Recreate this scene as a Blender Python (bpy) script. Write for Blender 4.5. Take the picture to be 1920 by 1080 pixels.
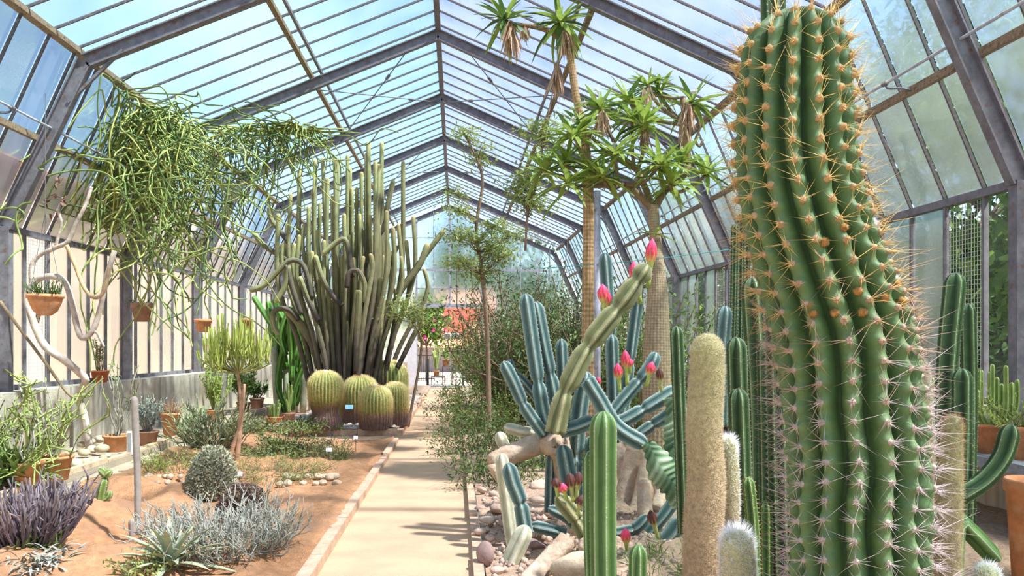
import bpy, math
import numpy as np
from mathutils import Vector, Matrix

for o in list(bpy.data.objects): bpy.data.objects.remove(o)
S = bpy.context.scene
C = S.collection
PI = math.pi
# ---------------------------------------------------------------- camera, sky, sun, exposure
F, YAW, CX, CY, HC = 1455.0, 0.0717, 960.0, 633.5, 1.55
cam_d = bpy.data.cameras.new('camera'); cam = bpy.data.objects.new('camera', cam_d); C.objects.link(cam)
cam.location = (0, 0, HC); cam.rotation_euler = (PI / 2, 0, -YAW)
cam_d.sensor_fit = 'HORIZONTAL'; cam_d.sensor_width = 36; cam_d.lens = 36 * F / 1920
cam_d.shift_y = (CY - 540) / 1920; cam_d.clip_start = .05; cam_d.clip_end = 400
S.camera = cam
S.view_settings.view_transform = 'Standard'; S.view_settings.look = 'None'
S.view_settings.gamma = 1; S.view_settings.use_curve_mapping = False
S.view_settings.exposure = 0.72
W = bpy.data.worlds.new('sky'); S.world = W; W.use_nodes = True
wn, wl = W.node_tree.nodes, W.node_tree.links
wn.clear()
SUN_EL, SUN_AZ = math.radians(60), math.radians(118)      # azimuth clockwise from +Y (view axis): right, slightly behind
out = wn.new('ShaderNodeOutputWorld'); bg = wn.new('ShaderNodeBackground')
sky = wn.new('ShaderNodeTexSky'); sky.sky_type = 'NISHITA'; sky.sun_disc = False
sky.sun_elevation = SUN_EL; sky.sun_rotation = SUN_AZ; sky.air_density = 1.0; sky.dust_density = .3; sky.ozone_density = 1.0
wtc = wn.new('ShaderNodeTexCoord'); wno = wn.new('ShaderNodeTexNoise'); wno.inputs['Scale'].default_value = 2.2; wno.inputs['Detail'].default_value = 6
wr = wn.new('ShaderNodeValToRGB'); wr.color_ramp.elements[0].position = .52; wr.color_ramp.elements[1].position = .85
wr.color_ramp.elements[0].color = (0, 0, 0, 1); wr.color_ramp.elements[1].color = (.55, .55, .55, 1)
wm = wn.new('ShaderNodeMixRGB'); wm.inputs['Color2'].default_value = (7.5, 8.0, 8.6, 1)
wl.new(wtc.outputs['Generated'], wno.inputs['Vector']); wl.new(wno.outputs['Fac'], wr.inputs['Fac'])
wl.new(wr.outputs['Color'], wm.inputs['Fac']); wl.new(sky.outputs['Color'], wm.inputs['Color1'])
wl.new(wm.outputs['Color'], bg.inputs['Color']); bg.inputs['Strength'].default_value = .20
wl.new(bg.outputs['Background'], out.inputs['Surface'])
sun_d = bpy.data.lights.new('sun', 'SUN'); sun_d.energy = 9.5; sun_d.angle = math.radians(2.2); sun_d.color = (1, .95, .86)
sun = bpy.data.objects.new('sun', sun_d); C.objects.link(sun)
sdir = Vector((math.sin(SUN_AZ) * math.cos(SUN_EL), math.cos(SUN_AZ) * math.cos(SUN_EL), math.sin(SUN_EL)))
sun.rotation_euler = sdir.to_track_quat('Z', 'Y').to_euler(); sun.location = sdir * 60

# ---------------------------------------------------------------- helpers
SL = -.011                                                  # the ground falls gently away from the camera
def zg(y): return SL * y
_fw = np.array([math.sin(YAW), math.cos(YAW), 0]); _rt = np.array([math.cos(YAW), -math.sin(YAW), 0]); _up = np.array([0, 0, 1.])
def ray(px, py): return _fw + _rt * ((px - CX) / F) + _up * ((CY - py) / F)
def at(px, py, Y):                                          # point seen at a pixel, at distance Y along the house
    d = ray(px, py); return np.array([0, 0, HC]) + d * (Y / d[1])
def G(px, py, h=0.):                                        # point seen at a pixel, h above the ground
    d = ray(px, py); return np.array([0, 0, HC]) + d * ((h - HC) / (d[2] - SL * d[1]))
def mpp(Y): return Y / F                                    # metres per pixel at distance Y
def nrm(a): return a / np.maximum(np.linalg.norm(a, axis=-1, keepdims=True), 1e-9)

class MB:
    def __init__(s): s.v, s.q, s.t, s.a, s.n = [], [], [], [], 0
    def add(s, v, q=None, t=None, a=0.):
        v = np.asarray(v, float).reshape(-1, 3)
        if q is not None and len(q): s.q.append(np.asarray(q, int).reshape(-1, 4) + s.n)
        if t is not None and len(t): s.t.append(np.asarray(t, int).reshape(-1, 3) + s.n)
        s.a.append(np.broadcast_to(np.asarray(a, float).reshape(-1), (len(v),)) if np.size(a) in (1, len(v)) else np.zeros(len(v)))
        s.v.append(v); s.n += len(v); return s
    def mesh(s, name, origin=(0, 0, 0), smooth=True):
        v = np.concatenate(s.v) - np.asarray(origin, float)
        q = np.concatenate(s.q) if s.q else np.zeros((0, 4), int); t = np.concatenate(s.t) if s.t else np.zeros((0, 3), int)
        me = bpy.data.meshes.new(name); me.vertices.add(len(v)); me.vertices.foreach_set('co', v.astype(np.float32).ravel())
        li = np.concatenate([q.ravel(), t.ravel()]); me.loops.add(len(li)); me.loops.foreach_set('vertex_index', li.astype(np.int32))
        st = np.concatenate([np.arange(len(q)) * 4, len(q) * 4 + np.arange(len(t)) * 3]); me.polygons.add(len(st))
        me.polygons.foreach_set('loop_start', st.astype(np.int32))
        me.polygons.foreach_set('use_smooth', np.full(len(st), smooth))
        at_ = me.attributes.new('t', 'FLOAT', 'POINT'); at_.data.foreach_set('value', np.concatenate(s.a).astype(np.float32))
        me.update(calc_edges=True); me.validate(); return me
    def obj(s, name, mat, parent=None, kind=None, smooth=True, origin=None):
        if origin is None: origin = WL.get(parent.name, (0, 0, 0)) if parent else np.concatenate(s.v).mean(0) * 0 + [*(np.concatenate(s.v)[:, :2].min(0) + np.concatenate(s.v)[:, :2].max(0)) / 2, np.concatenate(s.v)[:, 2].min()]
        me = s.mesh(name, origin, smooth); me.materials.append(mat)
        return link(name, me, parent, kind, None if parent else origin)
WL = {}
def link(name, me, parent=None, kind=None, loc=None):
    o = bpy.data.objects.new(name, me); C.objects.link(o)
    if loc is not None: o.location = loc
    if parent: o.parent = parent; WL[o.name] = WL.get(parent.name, (0, 0, 0))
    else: WL[o.name] = tuple(o.location)
    if kind: o['kind'] = kind
    return o
def thing(name, label, cat, loc=(0, 0, 0), group=None, kind=None):
    o = link(name, None, None, kind, tuple(float(x) for x in loc)); o.empty_display_size = .1
    return tag(o, label, cat, group)
def tag(o, label, cat=None, group=None):
    o['label'] = label
    if cat: o['category'] = cat
    if group: o['group'] = group
    return o
def struct(name, label, cat='structure', loc=(0, 0, 0)):
    o = thing(name, label, cat, loc); o['kind'] = 'structure'; return o

# ---- shape builders
BOXQ = [(0, 1, 3, 2), (4, 6, 7, 5), (0, 4, 5, 1), (2, 3, 7, 6), (0, 2, 6, 4), (1, 5, 7, 3)]
def box(mb, lo, hi, a=0.):
    v = [(x, y, z) for x in (lo[0], hi[0]) for y in (lo[1], hi[1]) for z in (lo[2], hi[2])]
    return mb.add(v, BOXQ, a=a)
def hexa(mb, b, t, a=0.):                                   # bottom 4, top 4 corners, both counter-clockwise
    return mb.add(list(b) + list(t), [(3, 2, 1, 0), (4, 5, 6, 7)] + [(i, (i + 1) % 4, 4 + (i + 1) % 4, 4 + i) for i in range(4)], a=a)
def bar(mb, p, q, w, h, up=(0, 0, 1), a=0.):                # rectangular bar between two points
    p, q = np.asarray(p, float), np.asarray(q, float); d = nrm(q - p); s = nrm(np.cross(d, up)); u = np.cross(s, d)
    c = [-s * w / 2 - u * h / 2, s * w / 2 - u * h / 2, s * w / 2 + u * h / 2, -s * w / 2 + u * h / 2]
    return hexa(mb, [p + x for x in c], [q + x for x in c], a)
def crom(P, n):                                             # smooth curve through points
    P = np.asarray(P, float); k = len(P)
    if k == 2: return P[0] + (P[1] - P[0]) * np.linspace(0, 1, n)[:, None]
    E = np.vstack([2 * P[0] - P[1], P, 2 * P[-1] - P[-2]]); u = np.linspace(0, k - 1 - 1e-9, n); i = u.astype(int); f = (u - i)[:, None]
    a, b, c, d = E[i], E[i + 1], E[i + 2], E[i + 3]
    return .5 * (2 * b + (c - a) * f + (2 * a - 5 * b + 4 * c - d) * f ** 2 + (3 * b - a - 3 * c + d) * f ** 3)
def frames(P):
    T = nrm(np.gradient(P, axis=0)); N = np.zeros_like(P)
    r = np.array([0, -1., 0]) if abs(T[0][1]) < .9 else np.array([1., 0, 0])
    n = nrm(r - T[0] * (r @ T[0]))
    for i in range(len(P)):
        n = nrm(n - T[i] * (n @ T[i])); N[i] = n
    return T, N, np.cross(T, N)
def tube(mb, P, R, n=8, mod=None, a=None, caps=True):       # one swept tube, mod is an (m, n) radius factor
    P = np.asarray(P, float); m = len(P); R = np.broadcast_to(np.asarray(R, float), (m,)); T, N, B = frames(P)
    th = np.linspace(0, 2 * PI, n, endpoint=False); rr = R[:, None] * (np.ones((m, n)) if mod is None else mod)
    V = P[:, None] + rr[..., None] * (np.cos(th)[None, :, None] * N[:, None] + np.sin(th)[None, :, None] * B[:, None])
    i, j = np.meshgrid(np.arange(m - 1), np.arange(n), indexing='ij'); j2 = (j + 1) % n
    q = np.stack([i * n + j, i * n + j2, (i + 1) * n + j2, (i + 1) * n + j], -1).reshape(-1, 4)
    A = np.zeros((m, n)) if a is None else np.broadcast_to(np.asarray(a, float) if np.ndim(a) != 1 else np.asarray(a, float)[:, None], (m, n))
    v = V.reshape(-1, 3); av = A.reshape(-1); t = []
    if caps:
        v = np.vstack([v, P[0], P[-1]]); av = np.r_[av, A[0].mean(), A[-1].mean()]
        k = np.arange(n); t = np.vstack([np.stack([(k + 1) % n, k, np.full(n, m * n)], 1), np.stack([(m - 1) * n + k, (m - 1) * n + (k + 1) % n, np.full(n, m * n + 1)], 1)])
    mb.add(v, q, t, av); return V
def tubes(mb, P, R, n=3, a=None):                           # many thin tubes at once: P (k, m, 3), R (k, m)
    P = np.asarray(P, float); k, m, _ = P.shape; R = np.broadcast_to(np.asarray(R, float), (k, m))
    T = nrm(np.gradient(P, axis=1)); ref = np.where(np.abs(T[..., 2:3]) > .9, np.array([1., 0, 0]), np.array([0, 0, 1.]))
    N = nrm(np.cross(T, ref)); B = np.cross(T, N); th = np.linspace(0, 2 * PI, n, endpoint=False)
    V = P[:, :, None] + R[:, :, None, None] * (np.cos(th)[:, None] * N[:, :, None] + np.sin(th)[:, None] * B[:, :, None])
    b, i, j = np.meshgrid(np.arange(k), np.arange(m - 1), np.arange(n), indexing='ij'); j2 = (j + 1) % n; o = b * m * n
    q = np.stack([o + i * n + j, o + i * n + j2, o + (i + 1) * n + j2, o + (i + 1) * n + j], -1).reshape(-1, 4)
    A = np.tile(np.linspace(0, 1, m)[None, :, None], (k, 1, n)) if a is None else np.broadcast_to(np.asarray(a, float).reshape(k, -1, 1), (k, m, n))
    mb.add(V, q, None, A.reshape(-1))
def spines(mb, B, D, L, r, a=0.):                           # thin three-sided needles
    B = np.asarray(B, float).reshape(-1, 3); k = len(B); D = nrm(np.asarray(D, float).reshape(-1, 3)); L = np.broadcast_to(np.asarray(L, float), (k,)); r = np.broadcast_to(np.asarray(r, float), (k,))
    ref = np.where(np.abs(D[:, 2:3]) > .9, np.array([1., 0, 0]), np.array([0, 0, 1.])); N = nrm(np.cross(D, ref)); M_ = np.cross(D, N)
    th = np.arange(3) * 2 * PI / 3
    V = np.concatenate([B[:, None] + r[:, None, None] * (np.cos(th)[None, :, None] * N[:, None] + np.sin(th)[None, :, None] * M_[:, None]), (B + D * L[:, None])[:, None]], 1)
    o = np.arange(k)[:, None] * 4; t = np.stack([np.hstack([o, o + 1, o + 3]), np.hstack([o + 1, o + 2, o + 3]), np.hstack([o + 2, o, o + 3])], 1)
    mb.add(V, None, t, np.repeat(np.broadcast_to(np.asarray(a, float), (k,)), 4))
def leaves(mb, B, D, L, Wd, droop=.2, m=3, a=None, fold=.0, roll=None, tipw=.15):  # many strap leaves
    B = np.asarray(B, float).reshape(-1, 3); k = len(B); D = nrm(np.asarray(D, float).reshape(-1, 3))
    L = np.broadcast_to(np.asarray(L, float), (k,)); Wd = np.broadcast_to(np.asarray(Wd, float), (k,)); droop = np.broadcast_to(np.asarray(droop, float), (k,))
    s = np.linspace(0, 1, m + 1); w = np.sin(PI * np.clip(.12 + .88 * s, 0, 1)) ** .8; w[-1] = tipw * .3
    side = np.cross(D, np.array([0, 0, 1.])); bad = np.linalg.norm(side, axis=1) < .05; side[bad] = (1, 0, 0); side = nrm(side)
    if roll is not None: n2 = np.cross(side, D); side = nrm(side * np.cos(roll)[:, None] + n2 * np.sin(roll)[:, None])
    Pm = B[:, None] + D[:, None] * (L[:, None] * s)[..., None] - np.array([0, 0, 1.]) * (droop[:, None] * L[:, None] * s ** 2)[..., None]
    off = side[:, None] * (Wd[:, None] * w * .5)[..., None]
    if fold:
        nn = np.cross(side, D)[:, None] * (Wd[:, None] * w * fold)[..., None]
        V = np.stack([Pm - off + nn, Pm, Pm + off + nn], 2); c = 3
    else: V = np.stack([Pm - off, Pm + off], 2); c = 2
    b, i, j = np.meshgrid(np.arange(k), np.arange(m), np.arange(c - 1), indexing='ij'); o = b * (m + 1) * c + i * c + j
    q = np.stack([o, o + 1, o + 1 + c, o + c], -1).reshape(-1, 4)
    A = np.tile(s[None, :, None], (k, 1, c)) if a is None else np.broadcast_to(np.asarray(a, float).reshape(k, 1, 1), (k, m + 1, c))
    mb.add(V, q, None, A.reshape(-1))
def lathe(mb, prof, c=(0, 0, 0), n=24, a=None, mod=None):   # profile of (r, z), closed on the axis where r = 0
    prof = np.asarray(prof, float); m = len(prof); th = np.linspace(0, 2 * PI, n, endpoint=False)
    rr = prof[:, 0:1] * (np.ones((m, n)) if mod is None else mod)
    V = np.stack([rr * np.sin(th), -rr * np.cos(th), np.repeat(prof[:, 1:2], n, 1)], -1) + np.asarray(c, float)
    i, j = np.meshgrid(np.arange(m - 1), np.arange(n), indexing='ij'); j2 = (j + 1) % n
    q = np.stack([i * n + j, i * n + j2, (i + 1) * n + j2, (i + 1) * n + j], -1).reshape(-1, 4)
    mb.add(V, q, None, (np.zeros((m, n)) if a is None else np.broadcast_to(np.asarray(a, float) if np.ndim(a) == 2 else np.asarray(a, float).reshape(m, 1), (m, n))).reshape(-1)); return V
def _ico(sub):
    import bmesh
    b = bmesh.new(); bmesh.ops.create_icosphere(b, subdivisions=sub, radius=1); b.verts.ensure_lookup_table()
    v = np.array([x.co[:] for x in b.verts]); f = np.array([[x.index for x in p.verts] for p in b.faces]); b.free(); return v, f
ICO = {k: _ico(k) for k in (1, 2, 3)}
def rock(mb, c, size, rng, sub=2, rough=.22, a=0., facet=False, rz=None):
    v, f = ICO[sub]; ph = rng.uniform(0, 6, (5, 3)); fr = rng.normal(0, 1.6, (5, 3))
    d = sum(np.sin(v @ fr[i] + ph[i, 0]) for i in range(5)) / 5
    V = v * (1 + rough * d * 1.6)[:, None]
    if facet:
        for _ in range(6):
            n_ = nrm(rng.normal(0, 1, 3)); dd = V @ n_; cut = rng.uniform(.62, .85); V = V - np.maximum(dd - cut, 0)[:, None] * n_
    V = V * np.asarray(size) ; z = rng.uniform(0, 6) if rz is None else rz
    R_ = np.array([[math.cos(z), -math.sin(z), 0], [math.sin(z), math.cos(z), 0], [0, 0, 1]])
    mb.add(V @ R_.T + np.asarray(c), None, f, a)
def blobs(mb, Cn, r, rng, a=0., sub=1, flat=None):
    v, f = ICO[sub]; Cn = np.asarray(Cn).reshape(-1, 3); k = len(Cn); r = np.broadcast_to(np.asarray(r, float), (k,))
    J = 1 + rng.normal(0, .12, (k, len(v), 1)); V = Cn[:, None] + v[None] * J * r[:, None, None]
    mb.add(V, None, (f[None] + (np.arange(k) * len(v))[:, None, None]).reshape(-1, 3), np.repeat(np.broadcast_to(np.asarray(a, float), (k,)), len(v)))
def clump(rng, n, h, spread, base_r=.03, m=6, curl=.4, wig=.06, droop=0.):   # fan of stems from one base: (n, m, 3)
    ph = rng.uniform(0, 2 * PI, n); tau = spread * np.sqrt(rng.uniform(0, 1, n)); L = h * rng.uniform(.65, 1.05, n)
    s = np.linspace(0, 1, m); tt = tau[:, None] * (1 - curl * s) ; dr = droop * s[None] ** 2 * L[:, None]
    st = L[:, None] / (m - 1); dx = np.cumsum(np.sin(tt) * st, 1) - np.sin(tt[:, :1]) * st; dz = np.cumsum(np.cos(tt) * st, 1) - np.cos(tt[:, :1]) * st
    P = np.stack([np.cos(ph)[:, None] * dx, np.sin(ph)[:, None] * dx, dz - dr], -1)
    w = np.cumsum(rng.normal(0, wig, (n, m, 3)) * st[..., None], 1); w[:, 0] = 0
    b = rng.uniform(0, 1, n) ** .5 * base_r; P[..., 0] += (np.cos(ph) * b)[:, None]; P[..., 1] += (np.sin(ph) * b)[:, None]
    return P + w
def along(P, rng, n, lo=.25, hi=1.):                        # n random points on the polylines with their direction
    k, m, _ = P.shape; i = rng.integers(0, k, n); u = rng.uniform(lo, hi, n) * (m - 1) * .9999; j = u.astype(int); f = (u - j)[:, None]
    return P[i, j] * (1 - f) + P[i, j + 1] * f, nrm(P[i, j + 1] - P[i, j])
def rdir(rng, n, up=0.):
    d = rng.normal(0, 1, (n, 3)); d[:, 2] += up; return nrm(d)

# ---- materials (all procedural)
def mat(name, stops, rough=.7, ns=30., na=.25, bump=0., bs=None, spec=.3, transl=0., metal=0., wave=None, coat=0.):
    m = bpy.data.materials.new(name); m.use_nodes = True; nt = m.node_tree; N, L = nt.nodes, nt.links
    b = N['Principled BSDF']; b.inputs['Roughness'].default_value = rough; b.inputs['Specular IOR Level'].default_value = spec; b.inputs['Metallic'].default_value = metal
    if coat: b.inputs['Coat Weight'].default_value = coat
    if not isinstance(stops[0], (tuple, list)): stops = [(0, stops)]
    at_ = N.new('ShaderNodeAttribute'); at_.attribute_name = 't'
    cr = N.new('ShaderNodeValToRGB'); e = cr.color_ramp.elements
    while len(e) < len(stops): e.new(.5)
    while len(e) > max(1, len(stops)): e.remove(e[-1])
    for x, (p, c) in zip(e, stops): x.position = p; x.color = (*c, 1)
    L.new(at_.outputs['Fac'], cr.inputs['Fac'])
    tc = N.new('ShaderNodeTexCoord'); no = N.new('ShaderNodeTexNoise'); no.inputs['Scale'].default_value = ns; no.inputs['Detail'].default_value = 5; no.inputs['Roughness'].default_value = .65
    L.new(tc.outputs['Object'], no.inputs['Vector'])
    mr = N.new('ShaderNodeMapRange'); mr.inputs['From Min'].default_value = .3; mr.inputs['From Max'].default_value = .7; mr.inputs['To Min'].default_value = 1 - na; mr.inputs['To Max'].default_value = 1 + na
    L.new(no.outputs['Fac'], mr.inputs['Value'])
    hs = N.new('ShaderNodeHueSaturation'); L.new(cr.outputs['Color'], hs.inputs['Color']); L.new(mr.outputs['Result'], hs.inputs['Value'])
    L.new(hs.outputs['Color'], b.inputs['Base Color'])
    if bump:
        bp = N.new('ShaderNodeBump'); bp.inputs['Strength'].default_value = bump; bp.inputs['Distance'].default_value = .02
        n2 = N.new('ShaderNodeTexNoise'); n2.inputs['Scale'].default_value = bs or ns * 3; n2.inputs['Detail'].default_value = 6; L.new(tc.outputs['Object'], n2.inputs['Vector'])
        L.new(n2.outputs['Fac'], bp.inputs['Height']); L.new(bp.outputs['Normal'], b.inputs['Normal'])
    if transl:
        tr = N.new('ShaderNodeBsdfTranslucent'); mx = N.new('ShaderNodeMixShader'); mx.inputs['Fac'].default_value = transl
        L.new(hs.outputs['Color'], tr.inputs['Color']); L.new(b.outputs['BSDF'], mx.inputs[1]); L.new(tr.outputs['BSDF'], mx.inputs[2]); L.new(mx.outputs['Shader'], N['Material Output'].inputs['Surface'])
    return m
def mix_stain(m, col, scale, lo, hi, stretch=(1, 1, 1)):     # stains or streaks with a shape of their own
    nt = m.node_tree; N, L = nt.nodes, nt.links; b = N['Principled BSDF']; src = b.inputs['Base Color'].links[0].from_socket
    tc = N.new('ShaderNodeTexCoord'); mp = N.new('ShaderNodeMapping'); mp.inputs['Scale'].default_value = stretch; no = N.new('ShaderNodeTexNoise'); no.inputs['Scale'].default_value = scale; no.inputs['Detail'].default_value = 6
    L.new(tc.outputs['Object'], mp.inputs['Vector']); L.new(mp.outputs['Vector'], no.inputs['Vector'])
    mr = N.new('ShaderNodeMapRange'); mr.inputs['From Min'].default_value = lo; mr.inputs['From Max'].default_value = hi; L.new(no.outputs['Fac'], mr.inputs['Value'])
    mx = N.new('ShaderNodeMixRGB'); mx.inputs['Color2'].default_value = (*col, 1); L.new(mr.outputs['Result'], mx.inputs['Fac']); L.new(src, mx.inputs['Color1']); L.new(mx.outputs['Color'], b.inputs['Base Color'])
    return m
def glass(name, clear, rough, tint, haze):                  # old greenhouse glass: part clear, part rippled, a little milky
    m = bpy.data.materials.new(name); m.use_nodes = True; nt = m.node_tree; N, L = nt.nodes, nt.links; N.remove(N['Principled BSDF'])
    t = N.new('ShaderNodeBsdfTransparent'); t.inputs['Color'].default_value = (*tint, 1)
    g = N.new('ShaderNodeBsdfGlass'); g.inputs['Roughness'].default_value = rough; g.inputs['IOR'].default_value = 1.45; g.inputs['Color'].default_value = (*tint, 1)
    d = N.new('ShaderNodeBsdfTranslucent'); d.inputs['Color'].default_value = (.85, .9, .95, 1)
    df = N.new('ShaderNodeBsdfDiffuse'); df.inputs['Color'].default_value = (.75, .78, .82, 1)
    gl = N.new('ShaderNodeBsdfGlossy'); gl.inputs['Roughness'].default_value = .12
    tc = N.new('ShaderNodeTexCoord'); no = N.new('ShaderNodeTexNoise'); no.inputs['Scale'].default_value = 1.3; no.inputs['Detail'].default_value = 6; L.new(tc.outputs['Object'], no.inputs['Vector'])
    mr = N.new('ShaderNodeMapRange'); mr.inputs['From Min'].default_value = .3; mr.inputs['From Max'].default_value = .75; mr.inputs['To Min'].default_value = haze * .5; mr.inputs['To Max'].default_value = haze * 1.6; L.new(no.outputs['Fac'], mr.inputs['Value'])
    m1 = N.new('ShaderNodeMixShader'); m1.inputs['Fac'].default_value = clear; L.new(g.outputs[0], m1.inputs[1]); L.new(t.outputs[0], m1.inputs[2])
    dd = N.new('ShaderNodeMixShader'); dd.inputs['Fac'].default_value = .35; L.new(d.outputs[0], dd.inputs[1]); L.new(df.outputs[0], dd.inputs[2])
    m2 = N.new('ShaderNodeMixShader'); L.new(mr.outputs['Result'], m2.inputs['Fac']); L.new(m1.outputs[0], m2.inputs[1]); L.new(dd.outputs[0], m2.inputs[2])
    m3 = N.new('ShaderNodeMixShader'); m3.inputs['Fac'].default_value = .03; L.new(m2.outputs[0], m3.inputs[1]); L.new(gl.outputs[0], m3.inputs[2])
    L.new(m3.outputs[0], N['Material Output'].inputs['Surface']); return m
M = {}
M['steel'] = mat('painted_steel', (.17, .155, .175), .55, 9, .35, .1); mix_stain(M['steel'], (.16, .085, .05), 14, .6, .72)
M['steel_pale'] = mat('galvanised_steel', (.36, .36, .40), .5, 9, .3, .1); mix_stain(M['steel_pale'], (.2, .12, .08), 12, .62, .75)  # paler grey steel for vent rods, pole and gable bars
M['wood'] = mat('weathered_wood', (.24, .17, .11), .8, 40, .4, .3); mix_stain(M['wood'], (.10, .06, .04), 25, .55, .7)
M['bar'] = mat('glazing_bar', (.11, .095, .10), .6, 20, .3); mix_stain(M['bar'], (.30, .22, .17), 30, .6, .72)
M['gl_roof'] = glass('roof_glass', 1., .1, (.87, .975, 1.), .07)
M['gl_roof_r'] = glass('greyed_roof_glass', 1., .1, (.77, .79, .86), .09)  # right roof: dull grey look of the view through it put into the tint
M['gl_side_l'] = glass('cream_rippled_glass', .30, .2, (.96, .95, .93), .05)
M['gl_mid'] = glass('half_rippled_glass', .5, .12, (.87, .97, 1.), .06)
M['gl_side'] = glass('rippled_glass', .30, .13, (.93, .97, .98), .05)
M['gl_clear'] = glass('clear_glass', 1., .05, (.97, .99, .98), .01)
M['concrete'] = mat('stained_concrete', (.50, .43, .35), .9, 6, .2, .35, 40); mix_stain(M['concrete'], (.30, .24, .21), 3.2, .5, .66, (1, 2.2, .18)); mix_stain(M['concrete'], (.56, .42, .28), 2.1, .52, .7, (1, 1.5, .3))
M['path'] = mat('beige_gravel_path', (.62, .42, .25), .95, 160, .22, .5, 260); mix_stain(M['path'], (.52, .34, .21), 2.2, .5, .75)
M['kerb'] = mat('pink_kerb_stone', (.56, .37, .24), .9, 18, .25, .4, 90); mix_stain(M['kerb'], (.33, .24, .19), 9, .55, .72)
M['soil'] = mat('orange_soil', [(0, (.43, .22, .10)), (1, (.50, .27, .13))], .98, 14, .25, .8, 70); mix_stain(M['soil'], (.36, .20, .11), 3, .5, .72)
M['gritsoil'] = mat('gritty_soil', (.44, .30, .20), .97, 30, .35, .8, 90)
M['ledge'] = mat('grey_gravel', (.42, .32, .24), .97, 60, .3, .7, 150)
M['mesh'] = mat('galvanised_wire', (.45, .45, .43), .5, 20, .1, metal=.6)
M['void'] = mat('dark_opening', (.02, .02, .02), .9)
# ================================================================= the glasshouse
RX, HD, HZ, ED, EZ, H0, Y0, SP = -.293, 4.06, HC + 3.297, 4.937, HC + 1.271, HC + 5.02, 5.97, 3.284
KS = range(-2, 8)                                            # frames; the last one stands in the end wall
YK = {k: Y0 + SP * k for k in KS}
YB = YK[7]; YA = YK[-2]
XL, XR = RX - ED, RX + ED
def roofz(x): return H0 - abs(x - RX) * (H0 - HZ) / HD
def wtop(y): return 1.04 + zg(y)
ceiling = struct('ceiling', 'pitched glass roof on grey steel frames with dark glazing bars', 'roof')
wall_left = struct('wall_left', 'left glasshouse side of frosted panes above a stained concrete wall', 'wall')
wall_right = struct('wall_right', 'right glasshouse side of rippled panes with a wire mesh vent', 'wall')
wall_back = struct('wall_back', 'far gable end of bluish panes above an open doorway', 'wall')
PT = {'r': (RX, H0), 'ml': (RX - HD * .496, H0 + (HZ - H0) * .496), 'hl': (RX - HD, HZ), 'il': (RX - (HD + ED) / 2, (HZ + EZ) / 2), 'el': (XL, EZ)}
def side_pts(sg): return [(RX + sg * (RX - PT[k][0]), PT[k][1]) for k in ('r', 'ml', 'hl', 'il', 'el')]
NP = 6; PW = SP / NP
def pane_obj(parent, a, b, y0, y1, m, nx, off=.035):
    # slim glass sheet between profile points a and b, lifted outwards by off
    n_ = nrm(np.array([-(b[1] - a[1]), b[0] - a[0]])); n_ = n_ if n_ @ np.array([nx, 1]) > 0 else -n_
    A = np.array(a) + n_ * off; B_ = np.array(b) + n_ * off; mb = MB(); th = n_ * .005
    c = [(A[0], y0, A[1]), (B_[0], y0, B_[1]), (B_[0], y1, B_[1]), (A[0], y1, A[1])]
    hexa(mb, c, [(x + th[0], y, z + th[1]) for x, y, z in c]); o = mb.obj('glass_pane', m, parent, smooth=False); return o
for sg in (-1, 1):
    P = side_pts(sg); wl_ = wall_left if sg < 0 else wall_right
    if sg < 0: pass
    shared = {}
    for k in list(KS)[:-1]:
        for i in range(NP):
            y0, y1 = YK[k] + i * PW + .012, YK[k] + (i + 1) * PW - .012
            for j in range(4):
                key = (j, sg)
                if key not in shared:
                    shared[key] = pane_obj(ceiling if j < 2 else wl_, P[j], P[j + 1], YK[-2] + .012, YK[-2] + PW - .012, (M['gl_roof'] if sg < 0 else M['gl_roof_r']) if j < 2 else (M['gl_mid'] if j == 2 else M['gl_side_l' if sg < 0 else 'gl_side']), sg)
                else:
                    o = link('glass_pane', shared[key].data, shared[key].parent); o.location = (0, y0 - YK[-2] - .012, 0)
    # glazing bars (rafter bars and their continuation down to the eave)
    barm = {}
    for k in list(KS)[:-1]:
        for i in range(NP):
            y = YK[k] + i * PW
            for j, (u, v) in enumerate(((0, 2), (2, 4))):
                if (j,) not in barm:
                    mb = MB(); a, b = P[u], P[v]; bar(mb, (a[0], 0, a[1] + .03), (b[0], 0, b[1] + .03), .018, .03); me = mb.mesh('glazing_bar', smooth=False); me.materials.append(M['bar']); barm[(j,)] = me
                o = link('glazing_bar', barm[(j,)], ceiling if j == 0 else wl_); o.location = (0, y, 0)
    # purlins
    for nm, p, w, h, m_ in (('purlin', P[1], .07, .06, 'wood'), ('purlin', P[2], .10, .06, 'wood'), ('purlin', P[3], .05, .07, 'wood'), ('eave_beam', P[4], .09, .07, 'steel')):
        mb = MB(); bar(mb, (p[0], YA, p[1] + .005), (p[0], YB, p[1] + .005), w, h); mb.obj(nm, M[m_], ceiling if p[1] > HZ - .1 else wl_, smooth=False)
    mb = MB(); bar(mb, (P[1][0] - sg * .16, YA, P[1][1] + .07), (P[1][0] - sg * .16, YB, P[1][1] + .07), .04, .05); mb.obj('purlin', M['steel'], ceiling, smooth=False)
    # vent rod with its brackets
    rx, rz = P[3][0] - sg * .16, P[3][1] + .02
    mb = MB(); tube(mb, [(rx, YA, rz + .1), (rx, YB, rz + .1)], .014, 8); rod = mb.obj('vent_rod', M['steel_pale'], wl_)
    for k in list(KS)[1:-1]:
        for dy in (.9, 2.3):
            mb = MB(); y = YK[k] + dy
            tube(mb, crom([(P[3][0] - sg * .01, y, rz - .03), (rx + sg * .05, y + .02, rz), (rx + sg * .02, y + .18, rz + .05), (rx, y + .2, rz + .1)], 8), .011, 6)
            tube(mb, [(rx, y + .17, rz + .1), (rx, y + .23, rz + .1)], .024, 8); mb.obj('vent_bracket', M['steel'], rod)
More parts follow.
